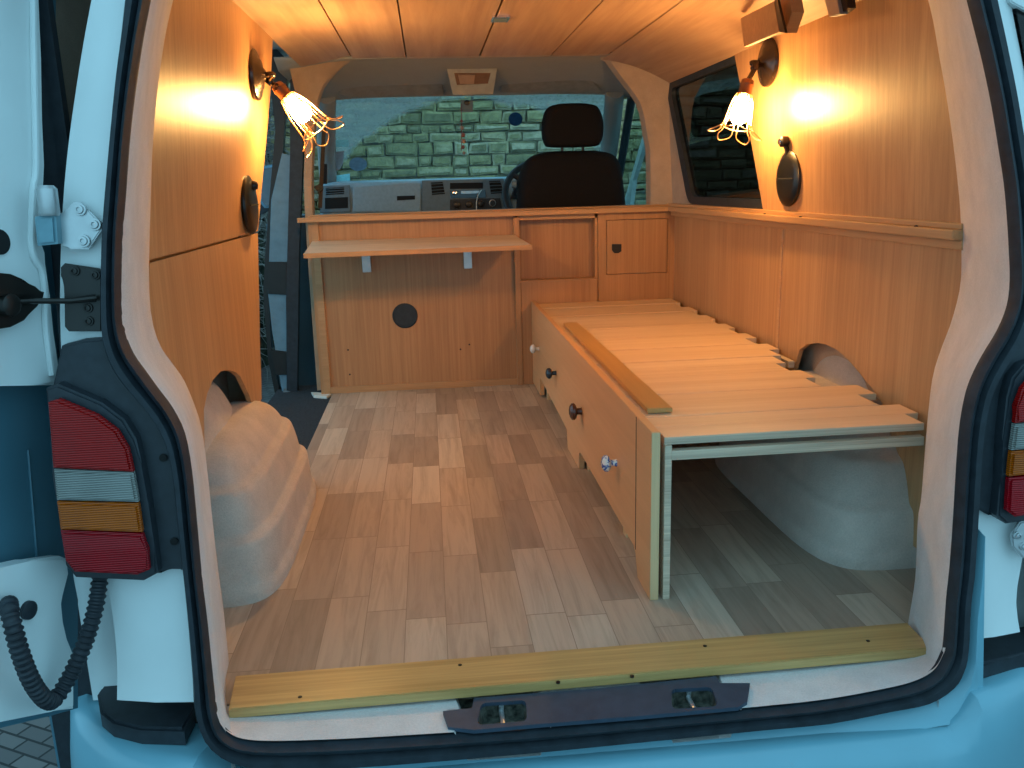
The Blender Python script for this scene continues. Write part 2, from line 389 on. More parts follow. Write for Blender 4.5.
WOOD_EDGE_L = [(175, -8), (165, 37), (157, 95), (152.5, 150), (151, 192), (149, 264), (150, 304), (154, 329), (162, 349), (175, 367), (186, 384), (200, 421), (206, 459), (210, 496), (214, 534), (219, 576), (222.5, 601), (226, 633), (229, 663), (231, 690)]
WOOD_EDGE_R = [(926, -8), (933, 20), (939, 55), (945, 88), (951, 127), (954, 150), (957, 176), (960.5, 215), (961.5, 264), (959.6, 290), (951, 323), (941, 349), (933, 375), (929, 405), (925, 450), (921, 500), (917.6, 520), (916, 568), (913, 594), (908, 623)]
van = thing('van_body', 'white and blue panel van body around the open rear doorway', 'van', (0, .1, -.62))
si = [rear(*p) for p in SEAL_IN]; so = [rear(*p, .012) for p in SEAL_OUT]
TOPZ = 1.37
def close_top(pts, ins):         # carry the outline above the picture and across under the roof
    a, b = pts[0], pts[-1]
    l1 = a+(pts[0]-pts[2])*1.2; r1 = b+(pts[-1]-pts[-3])*1.2
    zt = TOPZ-ins
    l2 = V(l1.x+.05, l1.y+.015, zt-.03); r2 = V(r1.x-.05, r1.y+.015, zt-.03)
    mid = [V(l2.x+.06+(r2.x-.06-l2.x-.06)*t, l2.y+.005, zt) for t in (0, .25, .5, .75, 1)]
    return [r1]*1+[r2]+list(reversed(mid))+[l2]+[l1]
siC = smooth_line(si+close_top(si, .05), 3, True); soC = smooth_line(so+close_top(so, 0.), 3, True)
n_ = len(siC); assert n_ == len(soC)
rows = []
for k, (t, dy) in enumerate([(0, .006), (-.02, -.004), (.10, -.020), (.30, -.016), (.42, -.006), (.55, -.020), (.8, -.022), (1, -.008), (1.02, .02)]):
    rows.append([siC[i].lerp(soC[i], t)+V(0, dy, 0) for i in range(n_)])
rows.append(rows[0])
obj('door_seal', loft([[r[i] for r in rows] for i in range(n_)]+[[r[0] for r in rows]]), RUBBER, van, True)
# carpet on the inner return of the rear frame
m_in = len(SEAL_IN)
def resample(pts, n):
    d = [0]
    for a, b in zip(pts, pts[1:]): d.append(d[-1]+(b-a).length)
    out = []; j = 0
    for k in range(n):
        t = d[-1]*k/(n-1)
        while j < len(pts)-2 and d[j+1] < t: j += 1
        s = (t-d[j])/max(1e-9, d[j+1]-d[j]); out.append(pts[j].lerp(pts[j+1], min(1, s)))
    return out
# x of the inner edge: on the wall above the arch, pulled in towards the sill below it
def edge_pt(px, py, s):
    if s < 0: xw = -.742
    else: xw = .812
    p = at(px, py, 0, xw)
    for _ in range(3):
        if p.z > .757: p = at(px, py, 0, (-.742+(p.z-.757)*.078) if s < 0 else (.812-(p.z-.757)*.06))
    if p.z < .46:
        k = min(1, (.46-p.z)/.3); p = at(px, py, 0, xw+(-.66*(-1 if s > 0 else 1)-xw)*k*.95)
    return p
wl = [edge_pt(*p, -1) for p in WOOD_EDGE_L]; wr = [edge_pt(*p, 1) for p in WOOD_EDGE_R]
sl = [rear(*p, .0) for p in SEAL_IN[:20]]; sr = [rear(*p, .0) for p in reversed(SEAL_IN[30:])]
def trim(name, seal, edge, s, label):
    ext = lambda l: [l[0]+(l[0]-l[1]).normalized()*(max(0, 1.36-l[0].z)/max(.2, (l[0]-l[1]).normalized().z))]+l
    a = resample(smooth_line(ext(seal), 3), 60); b = resample(smooth_line(ext(edge), 3), 60)
    rows = []
    for p, q in zip(a, b):
        mid = p.lerp(q, .5)+V(s*.002, 0, 0)
        rows.append([p+V(0, -.004, 0), p.lerp(q, .1)+V(-s*.004, 0, 0), mid, p.lerp(q, .8)+V(s*.004, 0, 0), q, q+V(s*.01, .012, 0), V(s*.84 if s > 0 else -.80, q.y+.02, q.z)])
    rows.append([V(r.x, r.y, r.z-.1) for r in map(Vector, rows[-1])])
    return struct(name, loft(rows), CARPET, label, True)
trim('trim_1', sl, wl, -1, 'pale grey carpet lining the left rear pillar')
trim('trim_2', sr, wr, 1, 'pale grey carpet lining the right rear pillar')
# sill carpet between the threshold board and the seal
inner = [rear(*p) for p in SEAL_IN[17:33]]
bk = [V(max(-.66, min(.67, p.x*1.09)), .03, -.004) for p in inner]
bk[0].x = -.68; bk[-1].x = .69
DIPS = lambda x: -.232 < x < -.092 or .108 < x < .232
dip = lambda p: V(p.x, p.y, p.z-(.055 if DIPS(p.x) else 0))
inner = smooth_line(inner, 10); bk = smooth_line(bk, 10)
rows = [[dip(p+V(0, -.004, .006)) for p in inner], [dip(p.lerp(q, .5)+V(0, 0, .002)) for p, q in zip(inner, bk)], [dip(p) for p in bk], [V(p.x, .10, -.060 if DIPS(p.x) else -.006) for p in bk]]
struct('trim_3', loft(rows), CARPET, 'pale grey carpet along the rear sill', True)
# painted pillars outside the seal
def pillar(pts_in, pts_out, ret, name='rear_pillar', mat=WHITE):
    a = resample(smooth_line(pts_in, 3), 40); b = resample(smooth_line(pts_out, 3), 40)
    rows = [[p+V(0, .02, 0), p+V(0, .0, 0), p.lerp(q, .5)+V(0, -.004, 0), q+V(0, .0, 0), q+V(0, .012, 0), q+Vector(ret)] for p, q in zip(a, b)]
    return obj(name, loft(rows), mat, van, True)
PO_L = [(93, -8), (84, 40), (76, 90), (69, 140), (64, 190), (61, 245), (60, 300), (61, 345), (66, 420), (80, 500), (100, 560), (112, 610), (117, 660), (117, 700)]
PI_L = [(130, -8), (124, 40), (118, 80), (113, 130), (108, 190), (105, 240), (104, 300), (106, 335), (140, 395), (168, 435), (178, 500), (184, 560), (190, 620), (196, 702)]
pillar([rear(*p, .02) for p in PI_L], [rear(*p, .035) for p in PO_L], (-.015, .05, 0))
PO_R = [(1009, -8), (1015, 25), (1024, 70), (1035, 130), (1046, 200), (1050, 280), (1046, 350), (1040, 430), (1032, 500), (1022, 560), (1016, 600), (1020, 632)]
PI_R = [(990, -8), (997, 25), (1005, 60), (1015, 115), (1026, 180), (1030, 250), (1027, 310), (1003, 364), (985, 410), (976, 480), (970, 560), (964, 640)]
pillar([rear(*p, .02) for p in PI_R], [rear(*p, .035) for p in PO_R], (.015, .05, 0))
# dark hinge gutters, body sides, roof
obj('hinge_gutter', box(-.97, -.80, .105, .125, -.5, 1.5), BLACKP, van)
obj('hinge_gutter', box(.80, .99, .105, .125, -.5, 1.5), BLACKP, van)
obj('side_panel', box(-.99, -.965, .13, 1.15, -.30, 1.42, .01), DBLUE, van)
obj('side_panel', prism_holes([V(.965, .07, -.45), V(.965, 4.6, -.45), V(.965, 4.6, .70), V(.965, 3.9, .78), V(.965, 3.1, 1.42), V(.965, .07, 1.42)],
    [[V(.965, 1.25, .72), V(.965, 3.0, .72), V(.965, 3.0, 1.38), V(.965, 1.25, 1.38)], [V(.965, 3.04, .72), V(.965, 3.78, .72), V(.965, 3.70, .88), V(.965, 3.15, 1.30), V(.965, 3.04, 1.32)]], (.025, 0, 0), 'x'), WHITE, van)
obj('roof_panel', box(-.97, .97, -.02, 3.05, 1.44, 1.47, .01), WHITE, van)
obj('roof_panel', box(-.80, .85, -.06, .03, 1.33, 1.47, .005), WHITE, van)
obj('under_floor', box(-.70, .97, .0, 4.6, -.10, -.03), GRIME, van)
obj('front_panel', box(-.97, .97, 4.5, 4.56, -.45, .72, .02), BLUE, van)
obj('bonnet', prism([V(-.93, 3.85, .70), V(.93, 3.85, .70), V(.9, 4.55, .55), V(-.9, 4.55, .55)], (0, 0, .03), .005), BLUE, van)
for s in (-1, 1):          # white lower rear corners beside the bumper
    x0, x1 = sorted((s*.70, s*.93))
    x0, x1 = sorted((s*.76, s*.88))
    obj('rear_corner', box(x0, x1, .075, .10, .0, .27), WHITE, van)

# wheel arches under carpet
def arch(xw, W, s, yc, L_, H_, name='wheel_arch', label=None):
    rows = []; nv, nu = 90, 60; e = .62
    for i in range(nv+1):
        v = i/nv*PI/2; row = []
        zf = math.sin(v)**.85; z = H_*zf
        sc = math.cos(v)**.44
        # pressed ridges: two shallow steps, plus a foot where it meets the floor
        st = lambda z0, w_: 1/(1+math.exp(-(z-z0)/w_))
        off = -.017*st(.135, .003)-.016*st(.235, .003)+.010*(1-st(.030, .004))
        for k in range(nu+1):
            u = k/nu*PI
            cx = math.sin(u)**.34; cy = math.copysign(abs(math.cos(u))**.42, math.cos(u))
            x = xw+s*max(0, (W*sc*cx+off*cx)); y = yc+(L_*sc+off)*cy
            row.append(V(x, y, z))
        rows.append(row)
    return obj(name, loft(rows), ARCHC, van, True, label)
def arch_dome(xw, W, s, yc, L_, H_):
    rows = []
    for i in range(25):
        v = i/24*PI/2
        rows.append([V(xw+s*W*math.cos(v)**.8*math.sin(k/30*PI)**.8, yc+L_*math.cos(v)**.8*math.cos(k/30*PI), H_*math.sin(v)) for k in range(31)])
    return loft(rows)
arch(-.80, .183, 1, .80, .395, .325)
arch(.86, .243, -1, .80, .44, .325)
obj('arch_crown', arch_dome(-.86, .135, 1, .72, .33, .445), ARCHC, van, True)
obj('arch_crown', arch_dome(.90, .105, -1, .84, .27, .405), ARCHC, van, True)

# ------------------------------------------------------------------ floor, walls and ceiling
struct('floor', prism([V(-.82, .03, -.03), V(.83, .03, -.03), V(.83, 2.36, -.03), V(-.70, 2.36, -.03), V(-.70, 1.16, -.03), V(-.82, 1.16, -.03)], (0, 0, .03)), VINYL, 'vinyl floor with an oak plank pattern')
obj('step_mat', box(-.97, -.702, 1.20, 2.60, -.06, -.012, .004), MATR, van)
def wl_x(z): return -.745 if z < .757 else -.745+(z-.757)*.078
def lean(pts, f): return [V(f(z), y, z) for y, z in pts]
ledge = [(p.y, p.z) for p in wl if p.z > .30]
up = [(y, z) for y, z in ledge if z > .77]; lo = [(y, z) for y, z in ledge if z < .75]
yj = .25
up_poly = [(up[0][0]+.09, 1.37)]+up+[(yj, .760)]+[(1.262, .760), (1.33, .88), (1.42, 1.03), (1.50, 1.18), (1.56, 1.37)]
cut = [(.489, .421), (.53, .447), (.587, .463), (.66, .467), (.728, .456), (.80, .436), (.85, .414), (.93, .344), (.965, .304)]
lo_poly = [(yj, .754)]+lo+[(.455, .33)]+cut+[(1.03, .285), (1.085, .295), (1.105, .34), (1.13, .43), (1.19, .58), (1.258, .754)]
bm = bmesh.new(); add_prism(bm, lean(up_poly, wl_x), (-.012, 0, 0)); add_prism(bm, lean(lo_poly, lambda z: -.745), (-.012, 0, 0))
add_box(bm, -.775, -.765, .26, 1.24, .70, .80)
struct('wall_left', bm, WALLW, 'wood veneered panels on the left wall')
obj('side_lining', box(-.86, -.835, .13, 1.12, -.03, 1.42), CARPETB, van)
obj('side_lining', box(.862, .875, .13, 2.6, -.03, .74), CARPETB, van)
obj('side_lining', box(-.86, -.757, 1.085, 1.10, -.03, 1.34), CARPETB, van)
obj('door_edge', box(-.96, -.84, 1.10, 1.15, -.06, 1.40, .01), BLACKP, van)
# right wall
def wr_x(z): return .815 if z < .757 else .815-(z-.757)*.06
redge = [(p.y, p.z) for p in wr]
up = [(y, z) for y, z in redge if z > .77]; lo = [(y, z) for y, z in redge if .33 < z < .75]
up_poly = [(up[0][0]+.03, 1.285)]+up+[(.275, .757)]+[(1.315, .757), (1.40, .96), (1.54, 1.262), (1.55, 1.285)]
cutr = [(.588, .365), (.667, .393), (.72, .412), (.779, .424), (.84, .427), (.898, .421), (.96, .405), (1.005, .381), (1.03, .33)]
lo_poly = [(.275, .745)]+lo+[(.335, .33), (.33, .05), (.40, .05), (.45, .2), (.52, .33)]+cutr+[(1.06, .2), (1.20, .02), (1.165, .10), (1.165, .745)]
lo_poly[-3:] = [(1.06, .02), (1.165, .02), (1.165, .745)]
bm = bmesh.new(); add_prism(bm, lean(up_poly, wr_x), (.012, 0, 0)); add_prism(bm, lean(lo_poly, lambda z: .815), (.012, 0, 0))
add_prism(bm, [V(.824, 1.15, .02), V(.824, 2.36, .02), V(.824, 2.36, .745), V(.824, 1.15, .745)], (.010, 0, 0))
struct('wall_right', bm, WALLW, 'wood veneered panels on the right wall')
bm = box(.812, .826, 1.155, 1.172, .30, .742, .002)
struct('trim_4', bm, WALLX, 'thin wooden cover strip on the right wall seam')
rl = thing('wall_rail', 'long oak ledge rail running along the right wall', 'rail', (.80, .27, .74))
obj('rail_board', box(.785, .822, .272, 2.60, .742, .762, .003), WALLX, rl)
obj('rail_top', box(.802, .826, .272, 2.60, .762, .774, .002), WALLX, rl)
obj('rail_skirt', box(.806, .824, .272, 2.45, .722, .742, .002), WALLX, rl)
for yy in (.42, 1.0, 1.26): obj('screw', lathe([(0, .004), (.002, .004), (.003, .002)], (.795, yy, .762), (0, 0, 1), 10), IRON, rl)
# right window: rubber frame and dark glass
def rrect(y0, y1, z0, z1, r, x, n=6):
    out = []
    for cy, cz, a0 in ((y1-r, z1-r, 0), (y0+r, z1-r, 90), (y0+r, z0+r, 180), (y1-r, z0+r, 270)):
        for k in range(n+1):
            a = math.radians(a0+90*k/n); out.append(V(x, cy+r*math.cos(a), cz+r*math.sin(a)))
    return out
def wq(pts, off=0.): return [V(wr_x(z)+.010+off, y, z) for y, z in pts]
def rquad(c, r, n=5):
    out = []
    for i in range(4):
        p, q, w_ = Vector(c[i-1]), Vector(c[i]), Vector(c[(i+1) % 4])
        a, b = q+(p-q).normalized()*r, q+(w_-q).normalized()*r
        for k in range(n+1):
            t = k/n; out.append(tuple(((1-t)**2*a+2*t*(1-t)*q+t*t*b)[:2]))
    return out
WO = rquad([(1.20, .775), (2.14, .775), (2.40, 1.275), (1.20, 1.275)], .06); WI = rquad([(1.24, .805), (2.085, .805), (2.325, 1.245), (1.24, 1.245)], .05)
win = struct('window_1', prism_holes(wq(WO, -.004), [wq(WI, -.004)], (.025, 0, 0), 'x'), RUBBER, 'dark side window in the right wall', True)
obj('window_pane', prism(wq([(1.21, .785), (2.13, .785), (2.38, 1.265), (1.21, 1.265)], .012), (.005, 0, 0)), PRIV, win)
obj('window_surround', prism_holes(wq([(1.17, .74), (2.62, .74), (2.62, 1.34), (1.17, 1.34)], .001), [wq(rquad([(1.21, .782), (2.13, .782), (2.39, 1.268), (1.21, 1.268)], .06), .001)], (.02, 0, 0), 'x'), CARPETB, van)
# ceiling boards: two side panels slope down to the walls
cz = 1.362
joints = [-.505, -.298, .267, .495]
CE = 2.20
def ceil_board(x0, x1, z0=cz, z1=cz, far=CE):
    g = .0025
    return [V(x0+g, .02, z0), V(x1-g, .02, z1), V(x1-g, far, z1), V(x0+g, far, z0)]
bm = bmesh.new()
add_prism(bm, ceil_board(-.505, -.298, far=CE-.02), (0, 0, .012)); add_prism(bm, ceil_board(-.298, -.015), (0, 0, .012)); add_prism(bm, ceil_board(-.015+.002, .267), (0, 0, .012))
add_prism(bm, ceil_board(.267, .495, far=CE+.0), (0, 0, .012))
# left side panel
add_prism(bm, [V(-.5075, .02, cz), V(-.5075, CE-.10, cz), V(-.60, CE-.02, 1.355), V(-.702, CE-.02, 1.335), V(-.702, .02, 1.335)], (0, 0, .012))
rows = []
for k in range(9):
    t = k/8; x = .4975+(.787-.4975)*t; z = cz-(.095)*t**1.7; rows.append([V(x, .02, z), V(x, CE+.12-.0*t, z)])
add = loft(rows); me = bpy.data.meshes.new('t'); bmesh.ops.solidify(add, geom=add.faces[:], thickness=-.01); add.to_mesh(me); bm.from_mesh(me); add.free()
add_box(bm, -.75, .84, .02, CE+.05, 1.385, 1.40)
struct('ceiling', bm, CEILW, 'plywood ceiling boards with dark joints')
bl = thing('ceiling_light', 'small chrome recessed fitting in the middle of the ceiling', 'light', (-.001, 1.38, 1.362))
obj('bezel', prism_holes([V(-.026, 1.35, 1.362), V(.026, 1.35, 1.362), V(.026, 1.43, 1.362), V(-.026, 1.43, 1.362)], [[V(-.02, 1.36, 1.362), V(.02, 1.36, 1.362), V(.02, 1.42, 1.362), V(-.02, 1.42, 1.362)]], (0, 0, -.006), 'z'), CHROME, bl)
obj('lens', box(-.021, .021, 1.358, 1.422, 1.355, 1.362), GREYP, bl)

# ------------------------------------------------------------------ threshold board, scuff plate
th = thing('threshold_board', 'golden oak threshold board screwed across the rear sill', 'board', (0, .03, 0))
obj('board', prism([V(-.632, .084, .003), V(-.622, -.02, .003), V(.640, -.005, .003), V(.646, .088, .003)], (0, 0, .019), .002), OAKX, th)
for px, py in ((460, 665), (558, 682), (632, 676), (705, 646), (868, 641), (300, 697)):
    p = at(px, py, 2, .022); obj('screw', lathe([(-.002, .0038), (.0006, .0038), (.001, .002)], p, (0, 0, 1), 10), IRON, th)
sp = thing('scuff_plate', 'navy plastic latch cover in the middle of the rear sill', 'latch cover', (0, -.06, 0))
pl = lambda px, py, z=.006: at(px, py, 2, z)
OUTL = [(443, 711), (472, 708), (474, 698), (600, 688), (716, 676), (720, 683), (750, 683), (747, 702), (738, 707), (640, 716), (540, 724), (474, 730), (448, 727)]
def rr4(x0, y0, x1, y1, x2, y2, x3, y3):
    c = [V(x0, y0, 0), V(x1, y1, 0), V(x2, y2, 0), V(x3, y3, 0)]; out = []
    for i in range(4):
        p, q, r = c[i-1], c[i], c[(i+1) % 4]
        a = q+(p-q).normalized()*4; b = q+(r-q).normalized()*4
        out += [a, a.lerp(b, .5).lerp(q, .3), b]
    return [(p.x, p.y) for p in out]
H1 = rr4(481, 703, 526, 700, 527, 721, 477, 725); H2 = rr4(671, 689, 712, 687, 718, 706, 672, 709)
obj('cover', prism_holes([pl(*p) for p in OUTL], [[pl(*p) for p in H1], [pl(*p) for p in H2]], (0, 0, -.007), 'z'), LATCHP, sp)
for H_ in (H1, H2):
    q = [pl(*p, .0) for p in H_]; c = sum(q, V(0, 0, 0))/len(q)
    bm = loft([[p for p in q], [c+(p-c)*.9+V(0, 0, -.028) for p in q]], True); bm.faces.new([v for v in bm.verts if v.co.z < -.02])
    pk = obj('latch_pocket', bm, GRIME, sp)
    obj('striker', tube([c+V(-.001, .022, -.002), c+V(-.001, .024, -.016), c+V(0, -.02, -.018)], .0045, 8), STEEL, pk)

# ------------------------------------------------------------------ rear bumper
bp = thing('rear_bumper', 'pale blue painted rear bumper with black step pads at both ends', 'bumper', (0, -.1, -.2))
plan = smooth_line([V(x, y, 0) for x, y in ((-.945, .30), (-.93, .16), (-.90, .07), (-.85, .0), (-.78, -.06), (-.68, -.105), (-.55, -.125), (-.3, -.13), (0, -.13), (.3, -.13), (.55, -.125), (.68, -.105), (.78, -.06), (.85, .0), (.90, .07), (.93, .16), (.945, .30))], 5)
rows = []
for i, p in enumerate(plan):
    t = (plan[min(i+1, len(plan)-1)]-plan[max(i-1, 0)]).normalized(); nn = V(t.y, -t.x, 0)
    e = abs(p.x); k = min(1, max(0, (e-.615)/.05)); k = k*k*(3-2*k); zt_ = -.064+.060*k
    rows.append([p-nn*(.10 if e < .9 else .03)+V(0, 0, zt_-.01), p-nn*.012+V(0, 0, zt_), p+nn*.004+V(0, 0, zt_-.005), p+nn*.018+V(0, 0, zt_-.022), p+nn*.028+V(0, 0, -.10), p+nn*.036+V(0, 0, -.20), p+nn*.02+V(0, 0, -.34)])
obj('bumper_shell', loft(rows), BLUE, bp, True)
# painted ledge that closes the gap up to the seal
rows = []
for px, py in SEAL_OUT[21:35]:
    p = rear(px, py, .02); rows.append([p, p+V(.0, -.010, -.010), p+V(.012*p.x, -.022, -.022), V(p.x*1.03, min(-.10, p.y-.03), min(-.062, p.z-.03))])
obj('bumper_ledge', loft(rows), BLUE, bp, True)
def cap(pts, z, s):
    q = [at(*p, 2, z) for p in pts]
    o = obj('step_pad', prism(q, (0, 0, -.035), .005), BLACKP, bp, True)
cap([(97, 693), (103, 684), (114, 673), (119, 678), (119, 694), (195, 698), (193, 707), (184, 729), (140, 728), (112, 721), (100, 711)], .026, -1)
cap([(965, 637), (973, 634), (985, 636), (1060, 618), (1090, 640), (1030, 650), (982, 664), (966, 648)], .026, 1)

# ------------------------------------------------------------------ tail lights
def tail(px_poly, splits, label, s, holes):
    base = rear(*px_poly[0], -.02)
    t = thing('tail_light', label, 'tail light', base, 'rear light clusters')
    A = [rear(*p, -.018) for p in px_poly]
    c = sum(A, V(0, 0, 0))/len(A)
    big = [c+(p-c)*1.10 for p in A]
    obj('lamp_housing', prism(big, (0, .10, 0), .004), BLACKP, t, True)
    for nm, ps, m, lb in splits:
        q = [rear(*p, -.020) for p in ps]
        for v in q:     # lens wraps round the corner
            pass
        obj(nm, prism(q, (0, -.016, 0), .004), m, t, True, lb)
    return t
tail([(51, 398), (62, 394), (102, 411), (122, 426), (133, 444), (138, 466), (145, 504), (150, 539), (153, 566), (140, 573), (78, 570), (69, 559), (58, 480)],
     [('stop_lens', [(52, 400), (62, 397), (100, 413), (120, 428), (131, 446), (136, 469), (57, 465)], RLENS, 'red upper lens'),
      ('reversing_lens', [(57.5, 466.5), (136, 470), (141, 499), (60.5, 497)], CLENS, 'clear ribbed lens'),
      ('indicator_lens', [(60.5, 498.5), (141, 500.5), (145, 529), (64, 526)], ALENS, 'amber lens'),
      ('fog_lens', [(64, 527), (145, 530.5), (150, 548), (152, 566), (140, 571), (78, 568), (69, 557)], CRIM, 'crimson lower lens')],
     'red, clear and amber tail light left of the rear doorway', -1, None)
tail([(1060, 360), (1024, 372), (1014, 384), (1009, 402), (1005, 440), (1003, 480), (1000, 510), (1008, 517), (1060, 510)],
     [('stop_lens', [(1058, 364), (1026, 376), (1017, 387), (1012, 405), (1010, 421), (1058, 415)], RLENS, 'red upper lens'),
      ('reversing_lens', [(1010, 422.5), (1058, 417), (1058, 443), (1006.5, 448)], CLENS, 'clear ribbed lens'),
      ('indicator_lens', [(1006.5, 449.5), (1058, 444), (1058, 468), (1004, 474)], ALENS, 'amber lens'),
      ('fog_lens', [(1004, 475.5), (1058, 470), (1058, 506), (1010, 514), (1002, 508)], CRIM, 'crimson lower lens')],
     'red, clear and amber tail light right of the rear doorway', 1, None)
# black plastic between lamps and seal
bz = [(61, 346), (82, 340), (106, 338), (122, 372), (148, 398), (168, 432), (179, 480), (184, 520), (187, 570), (183, 572), (172, 566), (160, 574), (146, 574), (70, 568), (56, 480), (50, 396)]
sur = obj('lamp_surround', prism([rear(*p, .005) for p in bz], (0, .05, 0), .004), BLACKP, van, True)
for px, py in ((163.5, 457.5), (174.5, 541)):
    obj('clip_hole', lathe([(0, .006), (.003, .006), (.0031, .003)], rear(px, py, .004), (0, -1, 0), 12), DARKV, sur)
bz = [(1034, 300), (1028, 325), (1004, 362), (990, 395), (982, 440), (977, 500), (975, 508), (990, 516), (1000, 514), (1010, 520), (1060, 515), (1062, 330)]
obj('lamp_surround', prism([rear(*p, .005) for p in bz], (0, .05, 0), .004), BLACKP, van, True)

# ------------------------------------------------------------------ hinges, check strap, doors
def plate(name, pts, off, thick, mat, parent, bev=.002):
    return obj(name, prism([rear(*p, off) for p in pts], (0, -thick, 0), bev), mat, parent, True)
def bolt(parent, px, py, off, r=.0075, mat=STEEL):
    p = rear(px, py, off)
    b = obj('bolt', lathe([(0, r*1.25), (.003, r*1.2), (.0032, r*.9), (.0062, r*.8), (.0066, r*.45), (.004, r*.4)], p, (0, -1, .1), 18), mat, parent, True)
hg = plate('hinge_plate', [(60, 214), (66, 213), (75, 201.5), (82, 202), (103, 223), (103, 230), (90, 249), (72, 249), (66, 244), (60, 243)], .012, .007, STEEL, van)
for q in ((80, 209.5), (95, 224.5), (84, 241)): bolt(hg, *q, .004)
plate('hinge_arm', [(41, 216), (62, 214), (64, 243), (44, 245)], .010, .025, plain('hinge_blue', (.16, .30, .36), .45, .3), hg, .004)
obj('hinge_knuckle', lathe([(0, .012), (.004, .014), (.038, .014), (.043, .010)], rear(50, 216, -.008), (0, .05, 1)), STEEL, hg, True)
ck = thing('door_check', 'black door check plate with bolts and rod below the silver hinge', 'door check', rear(82, 297))
plate('check_plate', [(62, 267), (66, 263), (100, 268), (103, 270), (103, 331), (70, 331), (66, 326), (67, 285), (62, 276)], .012, .006, IRON, ck)
for q in ((75, 271), (95.5, 275), (89, 321), (88, 308)): bolt(ck, *q, .006, .006, IRON)
obj('rod_slot', prism([rear(*p, .006) for p in ((77, 297), (95, 294), (96, 302), (79, 303))], (0, -.001, 0)), DARKV, ck)
DO = V(-.84, -.02, 0); DN = V(.94, -.34, 0); DU = V(-.34, -.94, 0)
def dp(px, py, off=0.): return onplane(px, py, DO+DN*off, DN)
obj('check_rod', tube([rear(96, 298, .0), rear(70, 301, -.02), dp(30, 301, .03), dp(8, 302, .02)], .0042, 8), IRON, ck, True)
hr = plate('hinge_plate', [(1009, 533), (1017, 521), (1024, 518), (1045, 520), (1050, 560), (1020, 556), (1010, 545)], .010, .008, STEEL, van)
bolt(hr, 1017, 535, .002, .006); bolt(hr, 1023, 546, .002, .006)
# left rear door, swung open past square
ld = thing('rear_door', 'white inner side of the open left rear door with black latch gear', 'van door', dp(50, 500), 'open rear doors')
E_ = DU*.9
UPC = [(30, -60), (38.5, 0), (41, 60), (42, 120), (44, 165), (43, 185), (40, 202), (37.5, 212), (37.5, 243), (42, 255), (48, 262), (50, 297), (53, 330), (58, 365), (61, 385)]
top = [dp(*p) for p in UPC]; a0 = dp(-60, 386); a1 = V(a0.x, a0.y, top[0].z+.2)
rows = [top+[top[-1].lerp(dp(0, 386), .5), dp(0, 386), dp(-70, 388), dp(-70, -60)]]
o = obj('inner_panel', prism([p for p in rows[0]], DN*-.028, .006), WHITE, ld, True)
LOC = [(-60, 590), (0, 568), (30, 561), (62, 556), (69, 559), (71, 573), (68, 585), (60, 594), (58, 605), (60, 625), (70, 640), (76, 655), (76, 709), (50, 712), (0, 722), (-60, 735)]
obj('inner_panel', prism([dp(*p) for p in LOC], DN*-.028, .006), WHITE, ld, True)
# raised rim bead along the inner panel edge
obj('panel_rim', tube(smooth_line([dp(*p, .004) for p in [(33, -40), (34, 60), (36, 165), (33, 190), (32, 250), (43, 275), (46, 330), (52, 375)]], 4), .005, 8), WHITE, ld, True)
obj('outer_skin', prism([dp(*p, -.05) for p in [(57, -60), (55, 60), (52, 150), (50, 240), (56, 300), (62, 380), (62, 470), (70, 560), (78, 600), (78, 708), (50, 716), (0, 728), (-90, 748), (-90, -60)]], DN*-.006), DBLUE, ld)
obj('skin_crease', tube([dp(28, 450, -.048), dp(37, 560, -.048)], .002, 6), DBLUE, ld)
# latch gear: layered black lump
g1 = obj('door_latch', prism([dp(*p, .0) for p in [(-20, 272), (0, 274), (12, 279), (22, 289), (34, 292), (33, 297), (25, 306), (14, 320), (0, 327), (-20, 330)]], DN*.022, .004), IRON, ld, True)
obj('latch_arm', prism([dp(*p, .022) for p in [(-10, 289), (31, 291), (31, 295), (-10, 296)]], DN*.01, .002), IRON, g1)
obj('latch_roller', lathe([(0, .016), (.014, .016), (.016, .012)], dp(4, 305, .02), DN, 20), IRON, g1, True)
obj('panel_hole', lathe([(0, .018), (.002, .018)], dp(-1, 242, .001), DN, 20), DARKV, ld)
for q in ((27, 610),): obj('grommet', lathe([(0, .014), (.006, .014), (.008, .009)], dp(*q, .0), DN, 20), RUBBER, ld, True)
# corrugated wiring hose
hp = [dp(9, 604, .002), dp(9, 607, .03), dp(12, 622, .045), dp(20, 652, .05), dp(32, 682, .05), dp(46, 700, .045), dp(56, 698, .035), rear(72, 672, -.02), rear(86, 640, -.01), rear(96, 605, .0), rear(101, 570, .02)]
hp = smooth_line(hp, 14); rr_ = [.0125 if i % 4 < 2 else .0105 for i in range(len(hp))]
hp = resample(hp, 190); rr_ = [.0128 if i % 4 < 2 else .0104 for i in range(190)]
tag(obj('wiring_conduit', tube(hp, rr_, 14), RUBBER, None, True, base=tuple(rear(50, 705))), 'black corrugated wiring hose hanging between left door and tail light', 'hose')
# right rear door: thin slice with its dark window
rd = thing('rear_door', 'dark glazed slice of the open right rear door at the upper right', 'van door', (.85, .0, .9), 'open rear doors')
obj('door_glass', prism([rear(*p, .03) for p in [(1013, -8), (1090, 30), (1090, 400), (1056, 300), (1040, 140)]], (.0, .02, 0)), PRIV, rd)
obj('door_frame', prism([rear(*p, .02) for p in [(1010, -12), (1100, 40), (1100, 50), (1011, 2)]], (.0, .03, 0), .002), WHITE, rd)
obj('door_skin', prism([rear(*p, .06) for p in [(1008, -30), (1200, -30), (1200, 700), (1040, 700), (1050, 300)]], (.0, .02, 0)), BLACKP, rd)

